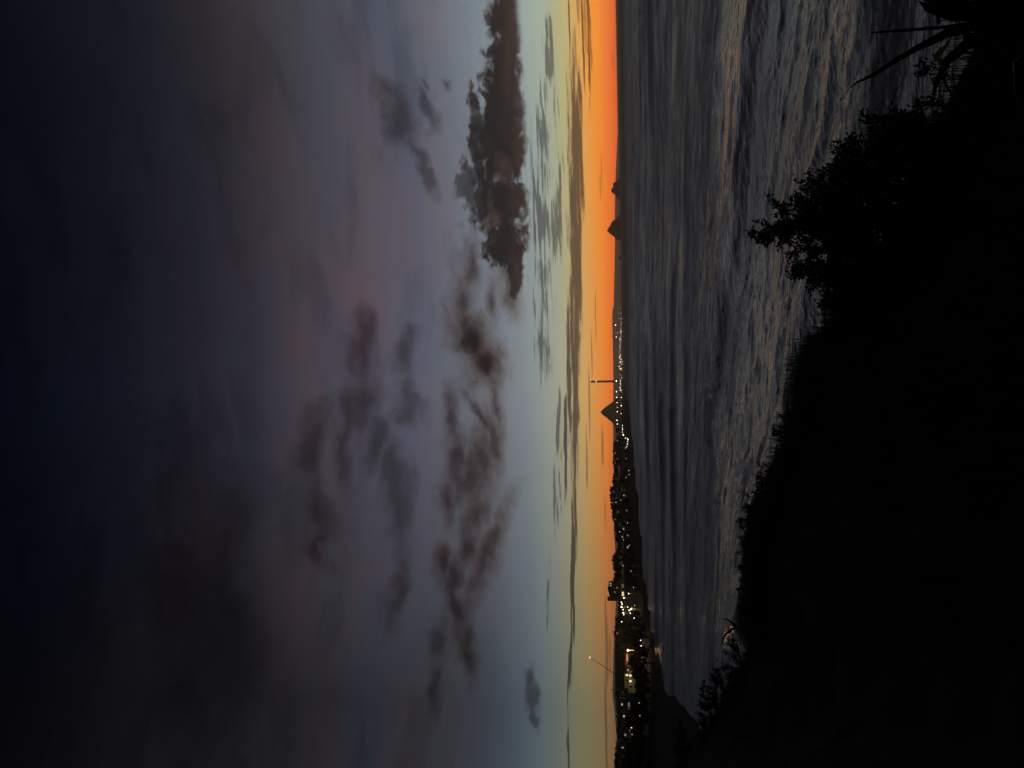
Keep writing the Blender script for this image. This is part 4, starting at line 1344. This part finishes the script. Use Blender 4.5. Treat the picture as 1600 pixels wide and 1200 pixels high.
# ------------------------------------------------------------------ the bank in front
# picture row, column of the bank's grassy edge, distance of that edge
EDGE = [(-400, 1500, 6.0), (-60, 1520, 6.2), (0, 1530, 6.4), (60, 1535, 6.4), (150, 1490, 6.6), (250, 1425, 7.2), (350, 1390, 7.8), (430, 1345, 8.2), (500, 1306, 8.6), (560, 1262, 9.0), (650, 1250, 9.6), (700, 1236, 10.4), (780, 1208, 11.6), (850, 1184, 13.0),
        (950, 1186, 14.5), (1000, 1188, 16.0), (1050, 1156, 19.0), (1100, 1128, 24.0), (1140, 1104, 32.0), (1180, 1068, 46.0), (1230, 1040, 62.0), (1320, 1020, 80.0), (1600, 1010, 90.0)]
_e = sorted((math.degrees(az_of(py, px)), r, EYE.z + (at(px, py, r).z - EYE.z)) for py, px, r in EDGE)
_EA, _ER, _EZ = (np.array([e[i] for e in _e]) for i in range(3))


def bank_height(x, y):
    a = np.degrees(np.arctan2(x, y))
    r = np.hypot(x, y)
    re, ze = np.interp(a, _EA, _ER), np.interp(a, _EA, _EZ)
    t = r / re
    up = 10.35 + (ze - 10.35) * np.clip(t, 0, 1)
    over = np.clip(r - re, 0, None)
    drop = ze - over * 0.35 - np.clip(over - 0.6, 0, None) * 0.95
    return np.where(t <= 1, up, np.maximum(drop, -2.5)) + 0.05 * fbm(x / 0.9, y / 0.9, 3, 7) * (t < 1.3)


def bank_z(x, y):
    return float(bank_height(np.array([float(x)]), np.array([float(y)]))[0])


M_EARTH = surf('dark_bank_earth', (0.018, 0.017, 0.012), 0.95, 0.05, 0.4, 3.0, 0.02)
_na, _nr = 220, 110
_a = np.radians(np.linspace(-60, 60, _na))
_aa, _tt = np.meshgrid(_a, np.linspace(0, 1, _nr), indexing='xy')
_re = np.interp(np.degrees(_aa), _EA, _ER)
_rr = 0.35 + (_re * 1.15 + 16) * _tt ** 1.3
_x, _y = _rr * np.sin(_aa), _rr * np.cos(_aa)
_z = bank_height(_x, _y)
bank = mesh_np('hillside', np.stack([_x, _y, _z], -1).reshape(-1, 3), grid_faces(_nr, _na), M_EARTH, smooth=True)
tag(bank, 'dark grassy bank falling to the sea in front', kind='structure')


def leaf_mat(name, base, rough=0.55, vary=0.45):
    m = surf(name, base, rough, 0.25, vary, 6.0)
    return m


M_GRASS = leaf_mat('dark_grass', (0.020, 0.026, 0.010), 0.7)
M_STRAW = leaf_mat('dry_grass', (0.30, 0.26, 0.16), 0.7, 0.2)
M_LEAF = leaf_mat('glossy_shrub_leaf', (0.016, 0.024, 0.011), 0.5)
M_LEAF2 = leaf_mat('dull_shrub_leaf', (0.020, 0.024, 0.013), 0.75)
M_TWIG = surf('shrub_twig', (0.03, 0.024, 0.018), 0.9, 0.1, 0.3, 20.0)
M_FLAX = leaf_mat('flax_blade', (0.014, 0.020, 0.011), 0.5)
M_DRYFLAX = leaf_mat('dead_flax_blade', (0.42, 0.27, 0.15), 0.8, 0.25)


# ---- grass over the bank: blades as bent three-piece strips
def grass_blades(n, rng, azr, tr, length, width, lean=0.35, clump=0.12):
    a = rng.uniform(azr[0], azr[1], n)
    re = np.interp(a, _EA, _ER)
    t = tr[0] + (tr[1] - tr[0]) * rng.random(n) ** 0.7
    r = re * t
    x, y = r * np.sin(np.radians(a)), r * np.cos(np.radians(a))
    # gather into uneven tufts
    nt = max(8, n // 22)
    pick = rng.integers(0, nt, n)
    sp = rng.uniform(0.03, 0.16, nt)[pick]
    x, y = x[pick] + rng.normal(0, 1, n) * sp, y[pick] + rng.normal(0, 1, n) * sp
    hx = rng.uniform(-0.5, 1.0, nt)[pick]
    z = bank_height(x, y) - 0.02
    L = rng.uniform(length[0], length[1], n) * (0.75 + 0.45 * hx) * (1 + 0.4 * vnoise(x / 1.7, y / 1.7, 8))
    w = rng.uniform(width[0], width[1], n)
    th = rng.uniform(0, 2 * np.pi, n)
    ln = rng.normal(0.0, lean, n)
    dx_, dy_ = np.cos(th), np.sin(th)
    sx, sy = -dy_, dx_
    pts = []
    for u, wf in ((0.0, 1.0), (0.4, 0.85), (0.75, 0.5), (1.0, 0.0)):
        bend = np.sin(ln) * u ** 1.7 * L
        up = L * u * np.cos(ln * u)
        px_, py_, pz_ = x + dx_ * bend, y + dy_ * bend, z + up
        if wf > 0:
            pts += [np.stack([px_ - sx * w * wf, py_ - sy * w * wf, pz_], -1), np.stack([px_ + sx * w * wf, py_ + sy * w * wf, pz_], -1)]
        else:
            pts += [np.stack([px_, py_, pz_], -1)]
    V = np.stack(pts, axis=1)                       # n, 7, 3
    base = (np.arange(n) * 7)[:, None]
    tri = np.array([[0, 1, 3], [0, 3, 2], [2, 3, 5], [2, 5, 4], [4, 5, 6]])
    F = (base[:, None, :] + tri[None]).reshape(-1, 3)
    return V.reshape(-1, 3), F


rng = np.random.default_rng(5)
sets = [grass_blades(26000, rng, (-36, 34), (0.30, 1.03), (0.10, 0.34), (0.0020, 0.0042)),
        grass_blades(9000, rng, (-13, 6), (0.90, 1.04), (0.10, 0.36), (0.0020, 0.0038), 0.45),
        grass_blades(5000, rng, (-30, -8), (0.92, 1.03), (0.10, 0.40), (0.004, 0.008), 0.4),
        grass_blades(12000, rng, (-60, 34), (0.20, 0.6), (0.08, 0.25), (0.002, 0.004))]
off, Vs, Fs = 0, [], []
for v_, f_ in sets:
    Vs.append(v_)
    Fs.append(f_ + off)
    off += len(v_)
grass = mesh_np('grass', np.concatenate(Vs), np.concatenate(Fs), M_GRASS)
tag(grass, 'dark rough grass covering the bank in front', 'grass', kind='stuff')
v_, f_ = grass_blades(90, np.random.default_rng(9), (-34, 30), (0.35, 0.95), (0.14, 0.4), (0.0015, 0.003), 0.7)
straw = mesh_np('dry_grass', v_, f_, M_STRAW)
tag(straw, 'scattered pale dry grass blades on the dark bank', 'grass', kind='stuff')


# ---- shrubs: twigs with leaves set along them
def shrub(name, loc, width, height, seed, leaf, nleaf, label, mat, peaky=1.0, group='shrubs on the bank edge', wand=0.0):
    rg = np.random.default_rng(seed)
    t = empty(name, loc)
    tw = MB()
    V, F = [], []
    ns = 26
    for i in range(ns):
        w = rg.uniform(0, 2 * math.pi)
        lean = rg.random() ** 0.8
        end = np.array([math.cos(w) * width / 2 * lean, math.sin(w) * width / 2 * lean, height * (1 - 0.62 * lean ** (1.6 / peaky)) * rg.uniform(0.82, 1.0)])
        st = np.array([math.cos(w) * 0.05, math.sin(w) * 0.05, -0.05])
        mid_ = st * 0.45 + end * 0.55 + np.array([math.cos(w), math.sin(w), 0]) * 0.10 * width * lean + rg.normal(size=3) * 0.03
        path = [st, mid_ * 0.55 + st * 0.45, mid_, (mid_ + end) / 2 + rg.normal(size=3) * 0.02, end]
        tw.tube([tuple(p) for p in path], [0.012, 0.009, 0.006, 0.004, 0.002], 4, False)
        # side twigs carrying leaves
        for k in range(7):
            u = rg.uniform(0.35, 1.0)
            j = min(3, int(u * 4))
            b0 = path[j] + (path[j + 1] - path[j]) * (u * 4 - j)
            dr = rg.normal(size=3)
            dr[2] = abs(dr[2]) * 0.9 + 0.15
            dr /= np.linalg.norm(dr)
            ln_ = rg.uniform(0.10, 0.22) * (0.6 + 0.45 * height) * (1 - 0.45 * u)
            b1 = b0 + dr * ln_
            tw.tube([tuple(b0), tuple(b1)], [0.003, 0.0012], 3, False)
            m_ = max(4, int(nleaf / (ns * 7)))
            for q_ in range(m_):
                uu = rg.uniform(0.05, 1.05)
                p = b0 + (b1 - b0) * uu + rg.normal(size=3) * leaf * 0.45
                a = rg.normal(size=3) + dr * 1.1
                a /= np.linalg.norm(a)
                n_ = np.cross(a, rg.normal(size=3))
                n_ /= np.linalg.norm(n_)
                nn = np.cross(a, n_)
                s_ = leaf * rg.uniform(0.7, 1.25)
                kk = len(V)
                V += [p, p + a * s_ * 0.45 + n_ * s_ * 0.26 + nn * s_ * 0.06, p + a * s_, p + a * s_ * 0.45 - n_ * s_ * 0.26 + nn * s_ * 0.06]
                F += [(kk, kk + 1, kk + 2), (kk, kk + 2, kk + 3)]
    tw.build('stems', M_TWIG, t)
    mesh_np('crown', np.array(V), np.array(F), mat, parent=t)
    tag(t, label, 'shrub', group)
    return t


def shrub_at(py, px_top, dist, width, *a, extra=0.0, **k):
    top = at(px_top, py, dist)
    gz = bank_z(top.x, top.y)
    return shrub('shrub', (top.x, top.y, gz), width, max(0.35, (top.z - gz) * 1.02 + extra), *a, **k)


shrub_at(372, 1166, 7.2, 1.35, 21, 0.040, 11000, 'tallest glossy-leaved shrub on the bank, its leafy tip standing against the surf', M_LEAF, 1.4)
shrub_at(420, 1222, 7.4, 0.95, 22, 0.036, 5000, 'lower shrub leaning against the tallest glossy shrub on the grassy side', M_LEAF, 1.2)
shrub_at(325, 1214, 7.0, 1.1, 23, 0.038, 6500, 'glossy shrub just beside the tallest one on the flax side', M_LEAF, 1.2)
shrub_at(270, 1286, 6.6, 1.1, 24, 0.038, 5600, 'rounded glossy shrub between the tallest shrub and the flax', M_LEAF)
shrub_at(212, 1358, 6.2, 0.95, 25, 0.036, 4600, 'low glossy shrub next to the flax blades', M_LEAF)
shrub_at(458, 1278, 7.8, 0.6, 26, 0.022, 700, 'small sparse shrub with bare twigs at the gap beside the tallest shrub', M_LEAF2, 1.0)
shrub_at(700, 1212, 10.2, 1.0, 27, 0.024, 2200, 'small dull-leaved shrub where the grass edge meets the thicker bushes', M_LEAF2)
shrub_at(765, 1186, 11.4, 1.3, 28, 0.026, 3000, 'first thick dull-leaved bush beyond the grass edge', M_LEAF2)
shrub_at(828, 1150, 12.6, 1.5, 29, 0.028, 3600, 'broad dull bush standing highest above the middle of the surf line', M_LEAF2, 1.2)
shrub_at(895, 1150, 13.6, 1.6, 30, 0.030, 3600, 'broad dull bush beside the bare curved branch', M_LEAF2, 1.0)
shrub_at(950, 1160, 14.4, 1.2, 31, 0.030, 2600, 'lower dull bush at the foot of the bare curved branch', M_LEAF2)
shrub_at(1045, 1130, 18.5, 2.0, 32, 0.036, 3400, 'bush on the far bank edge past the bare curved branch', M_LEAF2)
shrub_at(1090, 1106, 23.0, 2.6, 33, 0.044, 3400, 'bush on the bank edge before the point where the water ends', M_LEAF2)
shrub_at(1128, 1088, 29.0, 3.0, 34, 0.055, 3200, 'bush at the very tip where the water meets the bank', M_LEAF2)
shrub_at(1170, 1056, 40.0, 4.0, 35, 0.075, 3200, 'dark bush on the bank farthest from the flax, by the frame edge', M_LEAF2)

# ---- bare curved branch
p0 = at(1168, 985, 14.2)
br = empty('bare_branch', (p0.x, p0.y, bank_z(p0.x, p0.y)))
rel = lambda px, py: tuple(at(px, py, 14.2) - br.location)
MB().tube([(0, 0, -0.1), rel(1168, 984), rel(1158, 983), rel(1148, 980)], [0.03, 0.026, 0.022, 0.018], 6).build('stem', M_TWIG, br)
MB().tube([rel(1150, 981), rel(1142, 984), rel(1134, 991), rel(1129, 1001), rel(1126, 1010)], [0.018, 0.02, 0.018, 0.012, 0.004], 6).build('branch', M_TWIG, br)
MB().tube([rel(1152, 981), rel(1144, 973), rel(1136, 968), rel(1128, 966)], [0.018, 0.018, 0.012, 0.004], 6).build('branch', M_TWIG, br)
tag(br, 'bare dead branch forked in two curved tips above the bushes', 'branch')

# ---- flax at the near corner
fx = at(1620, 10, 4.4)
flax = empty('flax_plant', (fx.x, fx.y, bank_z(fx.x, fx.y)))


def blade(pts, wid, name='leaf', mat=M_FLAX, side=None):
    pts = [Vector(p) for p in pts]
    V, F = [], []
    n = len(pts)
    for i, p in enumerate(pts):
        tdir = (pts[min(i + 1, n - 1)] - pts[max(i - 1, 0)]).normalized()
        view = (p + flax.location - EYE).normalized()
        sd = tdir.cross(view).normalized() if side is None else (tdir.cross(Vector(side))).normalized()
        nn = sd.cross(tdir)
        w = 0.72 * (wid[i] if isinstance(wid, (list, tuple)) else wid)
        V += [p - sd * w, p + nn * w * 0.35, p + sd * w]
    for i in range(n - 1):
        F += [(i * 3, i * 3 + 1, i * 3 + 4, i * 3 + 3), (i * 3 + 1, i * 3 + 2, i * 3 + 5, i * 3 + 4)]
    me = bpy.data.meshes.new(name)
    me.from_pydata([tuple(v) for v in V], [], F)
    me.update()
    me.materials.append(mat)
    o = bpy.data.objects.new(name, me)
    COL.objects.link(o)
    o.parent = flax
    return o


def fl(px, py, d=4.4):
    return at(px, py, d) - flax.location


blade([(0, 0, 0), fl(1540, 33), fl(1480, 42), fl(1420, 47), fl(1375, 50), fl(1361, 51)], [0.016, 0.014, 0.012, 0.0105, 0.008, 0.002])
blade([(0.02, 0, 0), fl(1540, 36, 4.3), fl(1480, 52, 4.3), fl(1435, 74, 4.3), fl(1400, 94, 4.3), fl(1366, 116, 4.3), fl(1335, 131, 4.3), fl(1318, 148, 4.3)], [0.03, 0.03, 0.032, 0.022, 0.018, 0.014, 0.006, 0.001])
blade([(0.0, 0.02, 0), fl(1560, 22), fl(1500, 10), fl(1450, -6), fl(1410, -16)], [0.05, 0.05, 0.045, 0.035, 0.004])
blade([(0.0, 0.02, 0), fl(1580, 2), fl(1520, -20), fl(1440, -44), fl(1400, -80)], [0.05, 0.06, 0.05, 0.03, 0.004])
blade([(0.03, 0.02, 0), fl(1560, 50), fl(1510, 70), fl(1480, 95), fl(1462, 130), fl(1458, 165)], [0.04, 0.045, 0.04, 0.03, 0.016, 0.002])
blade([(0.03, 0.0, 0), fl(1580, 60, 4.1), fl(1540, 100, 4.1), fl(1515, 150, 4.1), fl(1510, 200, 4.1)], [0.04, 0.045, 0.04, 0.03, 0.003])
blade([(0.0, 0.03, 0), fl(1590, 30, 4.2), fl(1540, 20, 4.2), fl(1490, 22, 4.2), fl(1450, 12, 4.2), fl(1436, 2, 4.2)], [0.05, 0.05, 0.05, 0.045, 0.025, 0.003])
blade([(0.0, 0.03, 0), fl(1600, 60, 4.0), fl(1560, 80, 4.0), fl(1530, 60, 4.0), fl(1500, 50, 4.0)], [0.04, 0.05, 0.05, 0.03, 0.003])
for i_ in range(6):
    w_ = random.uniform(0, 6.28)
    L_ = random.uniform(0.5, 0.85)
    blade([(0, 0, 0), (0.10 * math.cos(w_), 0.10 * math.sin(w_), L_ * 0.35), (0.24 * math.cos(w_), 0.24 * math.sin(w_), L_ * 0.55), (0.42 * math.cos(w_), 0.42 * math.sin(w_), L_ * 0.5), (0.55 * math.cos(w_), 0.55 * math.sin(w_), L_ * 0.36)], [0.03, 0.032, 0.03, 0.02, 0.002], side=(math.cos(w_), math.sin(w_), 0.3))
d_ = blade([fl(1488, 56, 4.25), fl(1478, 72, 4.25), fl(1468, 82, 4.25), fl(1463, 88, 4.25), fl(1468, 96, 4.25), fl(1467, 104, 4.25)], [0.003, 0.012, 0.02, 0.022, 0.012, 0.001], 'dead_leaf', M_DRYFLAX)
d_['label'] = 'bent tan dead leaf hanging from the flax'
d2_ = blade([fl(1464, 20, 4.25), fl(1466, 28, 4.25), fl(1467, 38, 4.25)], [0.008, 0.014, 0.012], 'dead_leaf', M_DRYFLAX)
d2_['label'] = 'short tan dead leaf stub at the base of the flax'
d3_ = blade([fl(1408, 133, 4.3), fl(1400, 140, 4.3), fl(1396, 148, 4.3), fl(1397, 153, 4.3)], [0.002, 0.005, 0.005, 0.001], 'dead_leaf', M_DRYFLAX)
d3_['label'] = 'thin curled tan dead leaf beside the flax'
tag(flax, 'flax plant with long dark sword blades at the near corner of the bank', 'flax')
